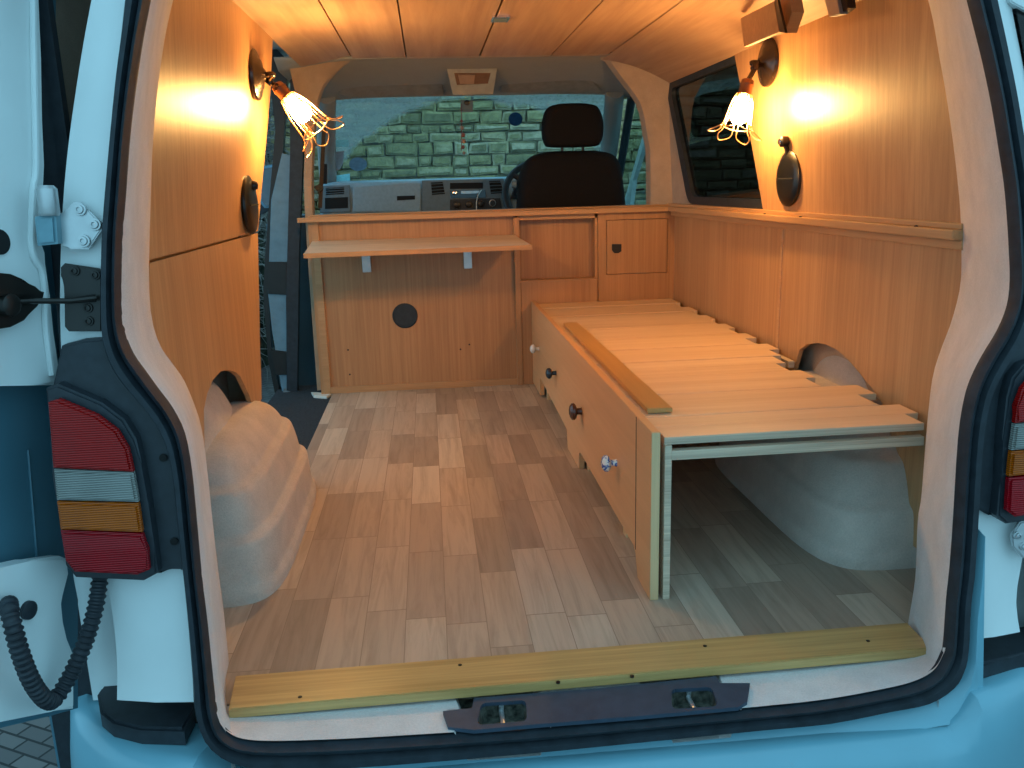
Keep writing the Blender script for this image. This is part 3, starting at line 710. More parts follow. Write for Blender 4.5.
# ------------------------------------------------------------------ front cabinet
U = 2.345
cb = thing('front_cabinet', 'wooden kitchen unit with recessed panels behind the front seats', 'cabinet', (0, U, 0))
X = lambda px, py: at(px, py, 1, U)
obj('side_panel', box(-.748, -.734, U+.003, U+.33, .0, .742), CABW, cb)
obj('side_post', box(-.734, -.705, U, U+.02, .0, .742, .0015), CABX, cb)
obj('plinth_rail', box(-.705, .17, U, U+.02, .0, .028, .0015), CABX, cb)
main = prism_holes([V(-.705, U+.012, .028), V(.118, U+.012, .028), V(.118, U+.012, .742), V(-.705, U+.012, .742)],
    [[V(-.365+.05*math.cos(k*PI/14), U+.012, .330+.05*math.sin(k*PI/14)) for k in range(28)]], (0, .01, 0), 'y')
mp_ = obj('main_panel', main, CABW, cb)
obj('port_ring', lathe([(0, .055), (.004, .054), (.005, .050), (-.02, .048), (-.02, .03)], (-.365, U+.011, .330), (0, -1, 0), 32), BLACKP, mp_, True)
obj('port_back', lathe([(-.05, .05), (-.048, .05)], (-.365, U+.03, .330), (0, -1, 0), 24), DARKV, mp_)
for xx, zz in ((-.62, .19), (-.62, .08), (-.13, .17), (-.09, .19)):
    obj('screw', lathe([(0, .004), (.001, .003)], (xx, U+.012, zz), (0, -1, 0), 10), IRON, cb)
obj('stile', box(.118, .142, U-.012, U+.02, .0, .735, .0015), CABW, cb)
obj('niche_back', box(.142, .482, U+.07, U+.08, .46, .742), CABW, cb)
obj('niche_side', box(.472, .484, U, U+.08, .46, .742), CABW, cb)
obj('niche_floor', box(.142, .484, U, U+.08, .452, .463), CABX, cb)
obj('drawer_front', box(.143, .482, U-.006, U+.010, .0, .458, .0015), CABW, cb)
obj('top_rail', box(.142, .484, U, U+.02, .722, .742, .001), CABX, cb)
fr_ = prism_holes([V(.486, U-.004, .0), V(.826, U-.004, .0), V(.826, U-.004, .742), V(.486, U-.004, .742)], [[V(.522, U-.004, .476), V(.795, U-.004, .476), V(.795, U-.004, .712), V(.522, U-.004, .712)]], (0, .016, 0), 'y')
obj('face_frame', fr_, CABW, cb)
dr = obj('door', box(.5245, .7925, U-.006, U+.010, .4785, .7095, .001), CABW, cb)
obj('door_latch', prism([X(611.5, 244), X(621, 244), X(621, 251), X(618, 253), X(614, 253), X(611.5, 250)], (0, -.010, 0), .001), IRON, dr)
ct = thing('worktop', 'long wooden worktop edge running along the cabinet top', 'worktop', (0, U, .745))
obj('top_board', box(-.752, .83, U-.012, U+.34, .744, .764, .002), CABX, ct)
obj('front_lip', box(-.785, .835, U-.034, U-.012, .742, .762, .002), WALLX if False else CABX, ct)
obj('rear_strip', box(-.74, .835, U+.02, U+.04, .764, .770, .002), CABX, ct)
# folding table: leaf with hinges and two brackets
zt = .664
tb = thing('folding_table', 'pale wooden drop leaf table projecting from the cabinet front', 'table', (-.3, U-.15, zt))
fl = at(297, 254, 1, 2.03); frr = at(534, 245, 1, 2.03)
tpts = [V(-.735, U+.005, zt), V(.122, U+.005, zt-.002), V(.158, 2.035, frr.z), V(-.730, 2.035, fl.z)]
obj('table_leaf', prism(tpts, (0, 0, -.016), .0015), TABLEW, tb)
obj('edge_strip', prism([tpts[3]+V(0, -.006, .0005), tpts[2]+V(0, -.006, .0005), tpts[2]+V(0, 0, .0005), tpts[3]+V(0, 0, .0005)], (0, 0, -.018)), CABX, tb)
for xx in (-.515, -.083):
    b = obj('bracket', box(xx-.018, xx+.018, U-.006, U+.012, .525, zt-.016, .002), STEEL, tb)
    obj('bracket_arm', box(xx-.008, xx+.008, U-.10, U, zt-.030, zt-.018, .002), STEEL, b)

# ------------------------------------------------------------------ pull-out bed
Y0 = .29
bed = thing('pull_out_bed', 'slatted wooden pull out bed base along the right wall', 'bed', (.5, Y0, 0))
bm = bmesh.new()
fb = [(Y0, 0), (Y0+.105, 0), (Y0+.125, .02), (Y0+.15, .062), (1.10, .066), (1.14, .055), (1.165, .0), (1.39, .0), (1.40, .062), (2.10, .085), (2.11, .02), (U, .02), (U, .372), (Y0, .372)]
fb = [(Y0, .0), (Y0+.11, .0), (Y0+.13, .05), (Y0+.15, .062), (1.13, .064), (1.15, .058), (1.165, .0), (1.38, .0), (1.392, .064), (2.08, .088), (2.09, .01), (2.335, .01), (2.335, .374), (Y0, .374)]
front = obj('front_board', prism([V(.187, y, z) for y, z in fb], (.018, 0, 0), .001), BIRCHP, bed)
obj('end_edge', box(.1872, .2048, Y0-.0012, Y0, .002, .372), PLYZ, front, label='pale end grain edge')
obj('board_seam', box(.1862, .1871, .418, .4205, .06, .372), DARKV, front)
KN = [(.648, .20, 'china', 'white china knob with blue pattern'), (1.131, .203, 'wood', 'dark turned wooden knob'), (1.648, .208, 'dark', 'dark knob with metal rim'), (2.125, .208, 'white', 'cream knob')]
KM = {'china': knob_mat(), 'wood': plain('dark_turned_wood', (.09, .03, .015), .25), 'dark': plain('dark_enamel', (.02, .03, .045), .15), 'white': CERAM}
for y, z, k, lb in KN:
    r = {'china': .021, 'wood': .026, 'dark': .020, 'white': .019}[k]
    y -= .028
    kb = obj('knob', lathe([(0, r*.45), (.004, r*.4), (.014, r*.38), (.018, r*.8), (.023, r), (.030, r*.96), (.035, r*.7), (.038, r*.3)], (.187, y, z), (-1, 0, 0), 24), KM[k], front, True, lb)
for yy in (2.04, 1.13, .62): obj('bed_leg', box(.212, .228, yy, yy+.035, .0, .33), PLYZ, bed)
obj('bed_leg', box(.2155, .230, Y0, Y0+.05, .0, .344, .001), PLYE, bed)
obj('end_rail', box(.230, .775, Y0, Y0+.018, .312, .332, .001), PLYE, bed)
obj('upper_rail', box(.2155, .775, Y0+.055, Y0+.07, .332, .344), PLYE, bed)
obj('side_rail', box(.2155, .230, Y0+.05, 2.33, .30, .344), PLYE, bed)
obj('wall_rail', box(.790, .808, 1.02, 2.33, .325, .344), PLYE, bed)
# inner far frame rails seen under the bed
obj('inner_rail', box(.232, .46, 1.56, 1.575, .150, .158), PLYZ, bed)
obj('inner_rail', box(.232, .52, 1.40, 1.415, .055, .063), PLYZ, bed)
ysl = [.296, .372, .452, .552, .648, .744, .838, .935, 1.032, 1.130, 1.228, 1.326, 1.426, 1.528, 1.632, 1.738, 1.846, 1.956, 2.07, 2.19, 2.335]
for i, (a, b) in enumerate(zip(ysl, ysl[1:])):
    far = i % 2 == 1
    xr = .775 if i == 0 else (.808 if far else .772)
    if .62 < a < 1.0: xr = .745-(.03 if not far else 0)
    if i == 2: xr = .76
    if i > 10: xr = .812 if far else .785
    j = random.uniform(-.0008, .0008)
    s_ = obj('slat', box(.2155 if a < .6 or a > 1.75 else .2155, xr, a+.001, b-.001, .344, .360+j, .0012), SLATW, bed)
    if i == 0:
        obj('ply_edge', box(.2155, xr, a-.0005, a+.0012, .3445, .3595), PLYE, s_, label='weathered grey plywood edge')
tag(obj('loose_batten', prism([V(.226, .475, .3625), V(.283, .473, .3625), V(.283, 1.72, .3625), V(.232, 1.72, .3625)], (0, 0, .011), .001), OAKY, None, base=(.255, .475, .3625)), 'glossy loose oak strip lying lengthways on the bed slats', 'batten')

# ------------------------------------------------------------------ lamps
def cage_lamp(s, plate_c, n, knuckle, sock, tip, label, open_r=.060):
    t = thing('wall_lamp', label, 'lamp', plate_c, 'cage wall lamps')
    n = Vector(n).normalized(); pc = Vector(plate_c)
    obj('wall_plate', lathe([(0, .068), (.004, .070), (.011, .068), (.015, .060), (.018, .046), (.023, .040), (.026, .022), (.034, .012)], pc, n, 40), BRASSD, t, True)
    k = Vector(knuckle); so_ = Vector(sock); tp = Vector(tip); d = (tp-so_).normalized()
    obj('swivel_arm', tube(smooth_line([pc+n*.035, pc+n*.055, k, k+(so_-k)*.5, so_-d*.01], 4), .0075, 10), BRASSD, t, True)
    obj('swivel_joint', lathe([(-.012, .006), (-.010, .011), (.010, .011), (.012, .006)], k, d.cross(n), 16), BRASSD, t, True)
    sk = obj('socket', lathe([(-.014, .010), (-.010, .018), (.0, .0195), (.004, .021), (.008, .0195), (.030, .0195), (.034, .023), (.040, .023)], so_, d, 24), COPPER, t, True)
    side = d.cross(n).normalized()
    obj('switch_key', tube([so_+side*.018, so_+side*.034], .004, 8), BRASSD, sk)
    bs = so_+d*.045
    obj('bulb', lathe([(0, .013), (.010, .015), (.022, .019), (.036, .024), (.050, .0265), (.062, .024), (.071, .016), (.075, .004)], bs, d, 24), BULB, t, 'all')
    u = d.orthogonal().normalized(); v = d.cross(u); L_ = (tp-so_).length
    cg = bmesh.new(); nw = 6
    ringp = lambda h, r, a: so_+d*h+(u*math.cos(a)+v*math.sin(a))*r
    for h, r in ((.036, .024), (L_*.86, open_r*.80)):
        add_tube(cg, [ringp(h, r, 2*PI*q/36) for q in range(37)], .0016, 6)
    for q in range(nw):           # each wire runs down, loops out as a petal and returns
        a = 2*PI*q/nw; w_ = PI/nw*.72
        pts = [ringp(.036, .024, a-w_*.5), ringp(L_*.45, open_r*.62, a-w_*.8), ringp(L_*.86, open_r*.80, a-w_), ringp(L_*.99, open_r*1.12, a-w_*.9),
               ringp(L_*1.05, open_r*1.45, a), ringp(L_*.99, open_r*1.12, a+w_*.9), ringp(L_*.86, open_r*.80, a+w_), ringp(L_*.45, open_r*.62, a+w_*.8), ringp(.036, .024, a+w_*.5)]
        add_tube(cg, smooth_line(pts, 4), .0017, 6)
    obj('wire_cage', cg, WIRE, t, True)
    return t
yl = 1.30
k_ = at(269, 81, 1, yl); s_ = at(279, 88, 1, yl); tp_ = at(322, 135, 1, yl-.02)
cage_lamp(-1, (-.712, 1.235, 1.192), (1, 0, 0), k_, s_, tp_, 'lit cage lamp on the left wall beside the side doorway')
k_ = at(755, 67, 1, 1.235); s_ = at(747, 84, 1, 1.225); tp_ = at(735, 133, 1, 1.20)
cage_lamp(1, (.788, 1.25, 1.205), (-1, 0, 0), k_, s_, tp_, 'lit cage lamp on the right wall beside the dark window', .055)
# round black fittings below the lamps
def disc(c, n, knob_o, label, arm):
    t = thing('round_wall_fitting', label, 'wall fitting', c, 'round black wall fittings')
    n = Vector(n); c = Vector(c)
    b = obj('cover', lathe([(0, .076), (.005, .080), (.011, .079), (.016, .070), (.019, .055), (.020, .02)], c, n, 44), FITB, t, True)
    obj('groove', box(c.x+n.x*.0198-.0008, c.x+n.x*.0198+.0010, c.y-.055, c.y+.055, c.z-.0015, c.z+.0015), DARKV, b)
    if arm:
        obj('arm', tube([c+V(0, .0, .070)+n*.012, c+V(0, .012, .095)+n*.016], .007, 10), IRON, t, True)
        k = obj('knob', lathe([(0, .012), (.004, .016), (.022, .016), (.026, .010)], c+V(0, .012, .105)+n*.008, n, 20), IRON, t, True)
        obj('knob_face', lathe([(0, .009), (.003, .008)], c+V(0, .012, .105)+n*.034, n, 16), CHROME, k, True)
    else:
        k = obj('knob', lathe([(0, .013), (.006, .014), (.016, .010), (.018, .004)], c+V(0, .01, .052)+n*.014, n, 20), IRON, t, True)
disc((-.738, 1.11, .838), (1, 0, 0), 0, 'round black fitting on the left wall below the lamp', False)
disc((.812, 1.115, .868), (-1, 0, 0), 0, 'round black fitting with knob arm on the right wall above the rail', True)
# plywood block and steel catch at the top of the right wall
bx = thing('plywood_bracket', 'small plywood block with dark slot under the ceiling by the right lamp', 'wooden block', (.76, 1.2, 1.31))
q = [onplane(px, py, (.665, 1.2, 1.3), (1, -.15, 0)) for px, py in ((740.5, 18), (774, 1), (779, 32), (744, 47))]
obj('block_face', prism(q, (.012, 0, 0), .001), CABX, bx)
q = [onplane(px, py, (.666, 1.2, 1.3), (1, -.15, 0)) for px, py in ((774.5, 1), (777, -2), (785, 33), (779.5, 32))]
obj('piano_hinge', prism(q, (.006, 0, 0)), IRON, bx)
q = [onplane(px, py, (.69, 1.2, 1.3), (1, -.15, 0)) for px, py in ((778, -2), (789, -5), (792, 12), (785, 33))]
obj('block_side', prism(q, (.03, 0, 0), .001), CABX, bx)
hk = thing('steel_catch', 'small grey steel catch at the top of the right wall', 'catch', (.76, .75, 1.26))
q = [onplane(px, py, (.72, .75, 1.25), (1, -.0, 0)) for px, py in ((823, -6), (836, -8), (840, 14), (829, 17))]
obj('catch_plate', prism(q, (.02, 0, 0), .001), STEEL, hk)
q = [onplane(px, py, (.728, .75, 1.25), (1, -.0, 0)) for px, py in ((836, -8), (846, -8), (848, 8), (840, 14))]
obj('catch_side', prism(q, (.02, 0, 0), .001), IRON, hk)

# ------------------------------------------------------------------ B-pillars and cab shell
YB = 2.45
HI = [(-.745, .0), (-.735, .79), (-.712, 1.05), (-.685, 1.21), (-.655, 1.29), (-.60, 1.35), (-.545, 1.39), (-.4, 1.415), (0, 1.425), (.4, 1.415), (.545, 1.385), (.585, 1.335), (.635, 1.275), (.694, 1.193), (.722, 1.06), (.738, .90), (.745, .0)]
HO = [(-.80, .0), (-.80, .79), (-.79, 1.05), (-.78, 1.21), (-.775, 1.32), (-.74, 1.40), (-.6, 1.43), (-.4, 1.45), (0, 1.46), (.4, 1.45), (.6, 1.43), (.76, 1.40), (.83, 1.30), (.84, 1.193), (.85, 1.06), (.86, .90), (.86, .0)]
hi = resample(smooth_line([V(x, 0, z) for x, z in HI], 4), 90)
# same arc index for outer ring
ho = [V(p.x*1.0, 0, p.z) for p in resample(smooth_line([V(x, 0, z) for x, z in HO], 4), 90)]
rows = []
for a, b in zip(hi, ho):
    k = min(1, max(0, (a.z-1.08)/.22)); k = k*k*(3-2*k)
    if a.x > 0: k = max(k, .25)
    y0 = YB-.03-.19*k
    rows.append([V(a.x*(1-k)+b.x*k-(.03*(1-k) if a.x < 0 else -.09*(1-k)), y0, a.z*(1-k)+b.z*k), V(a.x*.4+b.x*.6 if k > .3 else a.x-(.01 if a.x < 0 else -.02), YB-.025-.08*k, a.z*(1-.65*k)+b.z*.65*k), V(a.x, YB-.02, a.z), V(a.x, YB+.06, a.z), V(b.x if a.x > 0 else a.x-.03, YB+.12, b.z)])
struct('trim_5', loft(rows[:40]), CARPETB, 'carpeted left pillar beside the cabinet', True)
struct('trim_6', loft(rows[50:]), CARPETB, 'carpeted right pillar beside the side window', True)
struct('trim_7', box(.83, .86, 2.36, 2.62, -.0, .74), CARPETB, 'carpet between right pillar and window')
# headliner from the wood ceiling forward and down to the windscreen header
rows = []
for x in [-.80+1.62*k/24 for k in range(25)]:
    e = abs(x/.82)**6
    rows.append([V(x, CE-.03, cz+.004), V(x, CE+.05, cz+.014-.05*e), V(x, 2.45, 1.405-.09*e), V(x, 2.62, 1.395-.10*e), V(x, 2.75, 1.36-.06*e), V(x, 2.95, 1.325-.04*e), V(x, 3.02, 1.305-.03*e), V(x, 3.05, 1.32)])
obj('headliner', loft(rows), HEADL, van, True, solid=.01)
# A-pillars
def apillar(s, label):
    a = [V(s*.70, 2.98, 1.31), V(s*.755, 3.35, 1.10), V(s*.80, 3.72, .87), V(s*.81, 3.9, .72)]
    obj('windscreen_pillar', tube(smooth_line(a, 4), .048, 10), HEADL, van, True, label)
apillar(-1, None); apillar(1, None)
# window 2 = windscreen
ws = struct('window_2', box(-.80, .82, 3.715, 3.745, .84, .87), BLACKP, 'windscreen with unwiped dirt at its upper left')
bm = bmesh.new(); add_prism(bm, [V(-.83, 3.74, .85), V(.84, 3.74, .85), V(.70, 3.02, 1.34), V(-.70, 3.02, 1.34)], (0, .004, .006))
obj('windscreen_pane', bm, SCREENG, ws)
# left B pillar outside, painted, with black seals
bpil = thing('side_door_jamb', 'blue painted door jamb with black seals left of the cabinet', 'door jamb', (-.88, 2.55, -.05))
def jamb(name, pts, n, mat, off=0):
    return obj(name, prism([at(*p, 1, 2.50+off) for p in pts], (0, .05, 0), .003), mat, bpil, True)
jamb('painted_strip', [(282, 153), (291, 156), (288, 292), (287, 395), (283, 398), (272, 330), (268, 292), (271, 200)], 0, JAMB)
jamb('dark_recess', [(268, 262), (287, 262), (287, 295), (268, 294)], 0, IRON, -.012)
jamb('rear_seal', [(290, 60), (301, 75), (303, 150), (299, 250), (297, 400), (294, 430), (287, 420), (286, 300), (290, 156)], 0, RUBBER, -.02)
jamb('front_seal', [(266, 48), (272, 50), (287, 80), (283, 150), (275, 250), (268, 300), (271, 345), (280, 395), (288, 425), (280, 420), (268, 360), (263, 290), (268, 215), (276, 130)], 0, IRON, .03)
jamb('latch_box', [(270, 350), (287, 352), (287, 375), (276, 375)], 0, IRON, -.014)
jamb('roof_seal', [(264, 44), (270, 50), (302, 88), (302, 76), (268, 40)], 0, RUBBER, -.05)
jamb('foot_flare', [(283, 390), (290, 392), (290, 424), (287, 428), (280, 414)], 0, GREYP, -.03)
obj('sill_trim', prism([V(-.78, 2.33, -.012), V(-.72, 2.30, -.012), V(-.70, 2.36, -.012), V(-.80, 2.40, -.012)], (0, 0, .012), .002), CERAM, bpil)
# seat belt by the left pillar
sb = thing('seat_belt', 'dark seat belt hanging down the left pillar', 'seat belt', (-.72, 2.6, .8))
obj('webbing', prism([at(*p, 1, 2.62) for p in ((322, 128), (326, 128), (322, 208), (318, 208))], (0, .003, 0)), plain('belt_webbing', (.06, .045, .035), .8), sb)
obj('belt_guide', prism([at(*p, 1, 2.60) for p in ((313, 187), (319, 184), (323, 188), (319, 193))], (0, .02, 0), .003), IRON, sb)
obj('buckle', prism([at(*p, 1, 2.9) for p in ((321, 164), (327, 164), (327, 184), (321, 184))], (0, .02, 0), .003), IRON, sb)
# door furniture on the right cab door
cdr = thing('cab_door', 'grey driver door trim and window frame behind the right pillar', 'van door', (.86, 3.2, 0))
obj('door_trim', prism([V(.86, 2.60, -.1), V(.86, 3.9, -.1), V(.86, 3.9, .70), V(.86, 3.65, .735), V(.86, 2.60, .735)], (.05, 0, 0), .01), GREYP, cdr, True)
obj('window_frame', tube([V(.88, 2.66, .74), V(.86, 2.66, 1.2), V(.82, 2.75, 1.30), V(.80, 3.05, 1.28), V(.86, 3.60, .90)], .022, 8), BLACKP, cdr, True)
obj('window_glass', prism([V(.90, 2.66, .74), V(.90, 3.68, .74), V(.87, 3.55, .93), V(.83, 3.05, 1.28), V(.84, 2.70, 1.28)], (.004, 0, 0)), CLEARG, cdr)
obj('grab_handle', tube(smooth_line([at(641, 118, 1, 2.62), at(644, 124, 1, 2.62), at(648, 150, 1, 2.62), at(647, 160, 1, 2.62)], 4), .008, 8), IRON, cdr, True)
obj('lock_pin', tube([at(636, 190, 1, 2.7), at(644, 189, 1, 2.7)], .005, 8), IRON, cdr)

# ------------------------------------------------------------------ cab contents
# dashboard
DY = 3.32
P = lambda px, py, dy=0.: at(px, py, 1, DY+dy)
ds = thing('dashboard', 'blue grey dashboard with vents and radio behind the worktop', 'dashboard', (0, DY, .6))
sec = [(0, .55), (0, .80), (.0, .87), (.02, .905), (.06, .915), (.40, .895), (.44, .86), (.44, .55)]
rows = [[V(x, DY+.005+dy+ (.04 if abs(x+.01) < .0 else 0), z-(.012 if x < -.72 else 0)) for dy, z in sec] for x in [-.80+.1*k for k in range(17)]]
obj('dash_body', loft(rows), DASHM, ds, True)
gb = obj('glove_box', prism([P(353, 186.5), P(412, 183), P(421, 183), P(421, 212), P(353, 212)], (0, -.014, 0), .005), DASHM, ds, True)
obj('handle_slot', prism([P(397, 196, -.0145), P(415, 195.5, -.0145), P(415, 199.5, -.0145), P(397, 200.5, -.0145)], (0, -.001, 0)), DARKV, gb)
def vent(pts, n):
    a, b, c, d = [P(*p, -.012) for p in pts]
    f = obj('air_vent', prism([a, b, c, d], (0, .01, 0)), DARKV, ds)
    for k in range(n):
        t = (k+.5)/n; p = a.lerp(d, t); q = b.lerp(c, t)
        obj('vent_blade', prism([p+V(0, -.006, .003), q+V(0, -.006, .003), q+V(0, 0, -.001), p+V(0, 0, -.001)], (0, -.002, .0)), DASHM, f)
obj('vent_surround', prism([P(321, 186), P(350, 185), P(351, 212), P(320, 213)], (0, -.011, 0), .004), GREYP, ds, True)
vent([(326, 188), (344, 187), (344, 194), (326, 195)], 3)
obj('side_pocket', prism([P(325, 198, -.0115), P(348, 197, -.0115), P(348, 208, -.0115), P(325, 209, -.0115)], (0, -.001, 0)), DARKV, ds)
cc = obj('centre_console', prism([P(422, 180.5, -.0), P(503, 178.5, -.0), P(507, 192), P(515, 216), P(422, 218)], (0, -.02, 0), .004), GREYP, ds, True)
vent([(431, 182.5), (442.5, 182), (445, 194), (432, 195)], 4) if False else None
def vent2(pts, n):
    a, b, c, d = [P(*p, -.0205) for p in pts]
    f = obj('air_vent', prism([a, b, c, d], (0, -.001, 0)), DARKV, cc)
for pts in ([(431, 182.5), (442.5, 182), (445, 194), (432, 195)], [(489, 181), (500, 180.5), (504, 193), (491, 194)]):
    a, b, c, d = [P(*p, -.0205) for p in pts]
    obj('air_vent', prism([a, b, c, d], (0, -.001, 0)), DARKV, cc)
    for k in range(4):
        t = (k+.5)/4; p = a.lerp(d, t); q = b.lerp(c, t)
        obj('vent_blade', prism([p+V(0, -.004, .002), q+V(0, -.004, .002), q+V(0, -.001, -.002), p+V(0, -.001, -.002)], (0, -.002, 0)), GREYP, cc)
obj('storage_slot', prism([P(450, 183, -.0205), P(483, 182.5, -.0205), P(483, 188.5, -.0205), P(450, 189, -.0205)], (0, -.001, 0)), DARKV, cc)
obj('radio', prism([P(450, 190.5, -.0205), P(485, 190, -.0205), P(486, 197.5, -.0205), P(451, 198, -.0205)], (0, -.010, 0), .002), plain('glossy_black', (.03, .035, .04), .12, .2), cc, True)
obj('radio_display', prism([P(461, 191, -.031), P(479, 190.7, -.031), P(479, 193.3, -.031), P(461, 193.8, -.031)], (0, -.0008, 0)), plain('silver_plastic', (.35, .42, .45), .25, .5), cc)
obj('radio_knob', lathe([(0, .012), (.010, .011), (.011, .006)], P(454.5, 193, -.03), (0, -1, 0), 20), CHROME, cc, True)
obj('control_panel', prism([P(450, 199.5, -.0205), P(500, 198, -.0205), P(503, 214, -.0205), P(450, 215, -.0205)], (0, -.006, 0), .002), BLACKP, cc, True)
for px, py in ((457, 205), (469, 204.5), (481, 204), (492.5, 203)):
    obj('heater_dial', lathe([(0, .019), (.010, .018), (.012, .012)], P(px, py, -.027), (0, -1, 0), 22), (STEEL if px > 490 else IRON), cc, True)
    if px > 490: obj('dial_face', lathe([(0, .015), (.001, .015)], P(px, py, -.040), (0, -1, 0), 20), IRON, cc)
tag(obj('audio_cable', tube(smooth_line([P(481.5, 190, -.035), P(478, 196, -.06), P(476.5, 203, -.06), P(476.5, 213, -.06)], 4), .0022, 6), CERAM, None, True, base=tuple(P(476, 210))), 'thin pale cable hanging from the radio', 'cable')
# steering wheel, seen behind the seat back
wc = V(.345, 3.06, .815); ax = V(0, -.92, .55).normalized()
sw = thing('steering_wheel', 'black steering wheel mostly hidden behind the driver seat', 'steering wheel', wc)
bm = bmesh.new(); u = ax.orthogonal().normalized(); v = ax.cross(u)
ring = [wc+(u*math.cos(2*PI*k/48)+v*math.sin(2*PI*k/48))*.195 for k in range(49)]
add_tube(bm, ring, .017, 10, False); obj('rim', bm, BLACKP, sw, True)
obj('hub', lathe([(-.04, .05), (0, .085), (.02, .07), (.03, .02)], wc, ax, 28), BLACKP, sw, True)
for a in (0, PI*.5, PI, PI*1.5): obj('spoke', tube([wc, wc+(u*math.cos(a)+v*math.sin(a))*.19], .014, 8), BLACKP, sw, True)
obj('instrument_binnacle', prism([V(.20, 3.25, .80), V(.60, 3.25, .80), V(.56, 3.25, .915), V(.24, 3.25, .905)], (0, .14, 0), .02), BLACKP, ds, True)
# driver seat
st = thing('driver_seat', 'black fabric driver seat with headrest facing the windscreen', 'seat', (.44, 2.9, 0))
def pillow(outline, y0, y1, fat=.03):
    c = sum(outline, V(0, 0, 0))/len(outline); rows = []
    for t, sc in ((0, .0), (.0, .70), (.04, .88), (.16, .97), (.40, 1), (.7, 1), (.88, .95), (.97, .84), (1, .6), (1, 0)):
        rows.append([V(c.x+(p.x-c.x)*sc, y0+(y1-y0)*t, c.z+(p.z-c.z)*sc) for p in outline])
    return loft(rows, True)
hr_ = smooth_line([V(x, 0, z) for x, z in ((.455, 1.236), (.53, 1.232), (.575, 1.214), (.598, 1.16), (.600, 1.10), (.590, 1.058), (.565, 1.040), (.455, 1.036), (.345, 1.040), (.322, 1.056), (.311, 1.10), (.314, 1.16), (.335, 1.214), (.38, 1.232))], 4, True)
obj('headrest', pillow(hr_, 2.74, 2.86), DARKF, st, 'all')
bk_ = smooth_line([V(x, 0, z) for x, z in ((.22, .2), (.185, .50), (.180, .70), (.195, .88), (.215, .955), (.26, 1.00), (.33, 1.017), (.45, 1.021), (.57, 1.017), (.645, 1.00), (.680, .955), (.695, .88), (.713, .70), (.71, .50), (.68, .2))], 4, True)
obj('backrest', pillow(bk_, 2.72, 2.90), DARKF, st, 'all')
for x in (.405, .505): obj('headrest_post', tube([V(x, 2.80, .98), V(x, 2.80, 1.07)], .007, 8), BLACKP, st, True)
obj('seat_cushion', box(.20, .70, 2.85, 3.28, .18, .34, .05), DARKF, st, True)
obj('seat_base', box(.24, .66, 2.80, 3.20, -.03, .18, .01), BLACKP, st)
obj('seat_lever', lathe([(0, .02), (.02, .018)], at(516, 184, 1, 2.80), (-1, 0, 0), 16), GREYP, st, True)
# sun visors, dome light, sensor, ornament
def visor(pts, label, y):
    q = [at(px, py, 1, y+dy) for px, py, dy in pts]
    return tag(obj('sun_visor', prism(q, (0, .012, .012), .005), plain('visor_vinyl', (.27, .25, .22), .7), None, True, base=tuple(q[0])), label, 'sun visor', 'sun visors')
visor([(346, 79, -.05), (438, 75.5, -.05), (442, 80, -.03), (444, 96, .1), (350, 98, .1), (338, 94, .07)], 'grey sun visor left of the roof lamp', 2.84)
visor([(502, 73, -.05), (590, 77, -.05), (602, 92, .08), (600, 94, .1), (500, 93, .1)], 'grey sun visor above the driver headrest', 2.84)
dm = thing('roof_console', 'grey overhead console with a rectangular lamp above the windscreen', 'roof lamp', at(472, 68, 1, 2.70))
Q = lambda px, py, dy=0.: at(px, py, 1, 2.66+dy)
obj('console_body', prism_holes([Q(447, 69), Q(497, 69), Q(493, 94, .06), Q(453, 95, .06)], [[Q(454, 73, .01), Q(491, 73, .01), Q(488, 84, .036), Q(457, 85.5, .036)]], (0, .02, .03), 'y'), plain('console_grey', (.34, .34, .31), .6), dm)
obj('lamp_lens', prism([Q(453, 72.5, .015), Q(492, 72.5, .015), Q(489, 85, .04), Q(456, 86, .04)], (0, .004, .006)), plain('smoked_lens', (.16, .09, .06), .2), dm)
obj('lamp_bar', prism([Q(458, 75, .011), Q(475, 75, .011), Q(474, 84, .032), Q(460, 84, .032)], (0, .003, .003)), plain('frosted_lens', (.34, .22, .16), .35), dm)
sn = thing('rain_sensor', 'small dark sensor on the glass above the hanging charm', 'sensor', at(467, 102, 1, 3.06))
obj('sensor_pad', prism([at(*p, 1, 3.06) for p in ((461, 100), (473, 100), (473, 112), (461, 112))], (0, .004, 0), .001), GREYP, sn)
obj('sensor_eye', lathe([(0, .014), (.006, .012), (.008, .004)], at(467, 102.5, 1, 3.058), (0, -1, 0), 20), IRON, sn, True)
orn = thing('hanging_charm', 'brown beaded charm hanging in front of the windscreen', 'charm', at(463, 155, 1, 3.03))
bm = bmesh.new(); pts = [at(461.5, 115+6*k, 1, 3.03) for k in range(7)]
add_tube(bm, [at(461, 104, 1, 3.05)]+pts, .002, 6); obj('cord', bm, plain('red_cord', (.25, .06, .05), .8), orn)
for k, (px, py, r) in enumerate(((461.5, 121, .008), (462, 128, .011), (463, 135, .012), (463.5, 141, .013), (463, 147, .010), (464, 153, .008))):
    obj('bead', lathe([(-r, .001), (-r*.7, r*.7), (0, r), (r*.7, r*.7), (r, .001)], at(px, py, 1, 3.03), (0, .2, 1), 14), plain('terracotta_bead_%d' % (k % 2), ((.30, .10, .07), (.36, .24, .18))[k % 2], .6), orn, True)
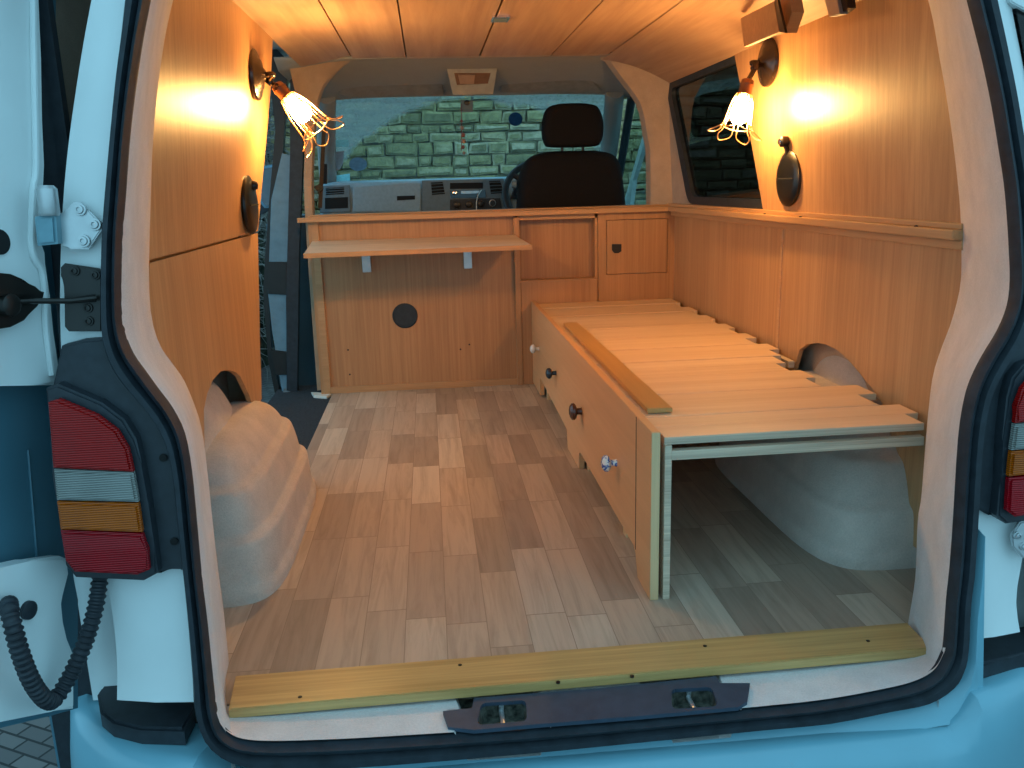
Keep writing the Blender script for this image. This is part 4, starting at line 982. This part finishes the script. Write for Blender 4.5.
# stickers on the glass
def on_screen(px, py): return onplane(px, py, (0, 3.738, .85), (0, -.49, -.72))
def paper(name, col):
    m = bpy.data.materials.new(name); m.use_nodes = True; nt = m.node_tree; nt.nodes.clear()
    o = N(nt, 'ShaderNodeOutputMaterial'); a = N(nt, 'ShaderNodeBsdfDiffuse'); b = N(nt, 'ShaderNodeBsdfTranslucent'); x = N(nt, 'ShaderNodeMixShader')
    f = noise(nt, coords(nt), 60, 2); c = ramp(nt, f, [(.3, [v*.8 for v in col]), (.7, col)])
    nt.links.new(c, a.inputs[0]); nt.links.new(c, b.inputs[0]); x.inputs[0].default_value = .65
    nt.links.new(a.outputs[0], x.inputs[1]); nt.links.new(b.outputs[0], x.inputs[2]); nt.links.new(x.outputs[0], o.inputs[0]); return m
def sticker(pts, col, label, cat='sticker', extra=None):
    q = [on_screen(*p) for p in pts]
    o = obj('windscreen_sticker', prism(q, (0, -.0015, -.0015)), paper('paper_'+label.split()[0]+label.split()[1], [min(.95, c*1.35) for c in col]), None, False, base=tuple(q[0]))
    tag(o, label, cat, 'windscreen stickers'); return o
sticker([(333.5, 140), (348.5, 140), (348.5, 146.5), (334, 146.5)], (.45, .68, .72), 'pale blue rectangular sticker, uppermost at the lower left windscreen')
sticker([(330, 152), (344, 151), (343, 163), (340, 169), (334, 172), (330, 170)], (.42, .40, .42), 'greyish tax disc sticker in the lower left windscreen')
sticker([(336, 175.5), (350, 173.5), (350, 180.5), (336, 182.5)], (.42, .66, .72), 'light blue sticker just above the dashboard end')
c0 = V(358, 164, 0)
sticker([(358+9*math.cos(k*PI/10), 164+6.8*math.sin(k*PI/10)) for k in range(20)], (.24, .30, .36), 'round blue grey sticker right of the other stickers')
sticker([(515.5+7*math.cos(k*PI/10), 119+6.8*math.sin(k*PI/10)) for k in range(20)], (.05, .12, .2), 'round dark blue sticker left of the driver headrest')
# door mirror outside at the left
# passenger door skin outside, and low clutter by the doorway
pd = thing('passenger_door', 'dark passenger door with its blue mirror beyond the side doorway', 'van door', (-.95, 3.1, 0))
obj('door_shell', prism([V(-.97, 2.62, -.4), V(-.97, 3.9, -.4), V(-.97, 3.9, .70), V(-.97, 3.72, .74), V(-.97, 2.62, .74)], (.06, 0, 0), .01), GREYP, pd, True)
MQ = lambda px, py, dy=0.: at(px, py, 1, 3.75+dy)
mo = [(259, 172), (263, 166), (272, 164.5), (284, 166), (286, 200), (280, 208), (264, 208), (260, 203)]
msh = obj('mirror_shell', prism([MQ(*p) for p in mo], (0, .09, 0), .012), plain('mirror_blue', (.12, .26, .36), .3), pd, True, 'blue backed door mirror')
c = V(272, 187, 0); obj('mirror_glass', prism([MQ(c.x+(x-c.x)*.84, c.y+(y-c.y)*.88, -.001) for x, y in mo], (0, -.003, 0)), plain('mirror_dark_reflection', (.10, .10, .11), .08, 1), msh)  # dark reflection put into the mirror's metal colour
obj('mirror_arm', prism([MQ(256, 204, .03), MQ(275, 207, .03), MQ(262, 214, .03), MQ(255, 218, .03)], (0, .05, 0), .004), BLACKP, msh, True)
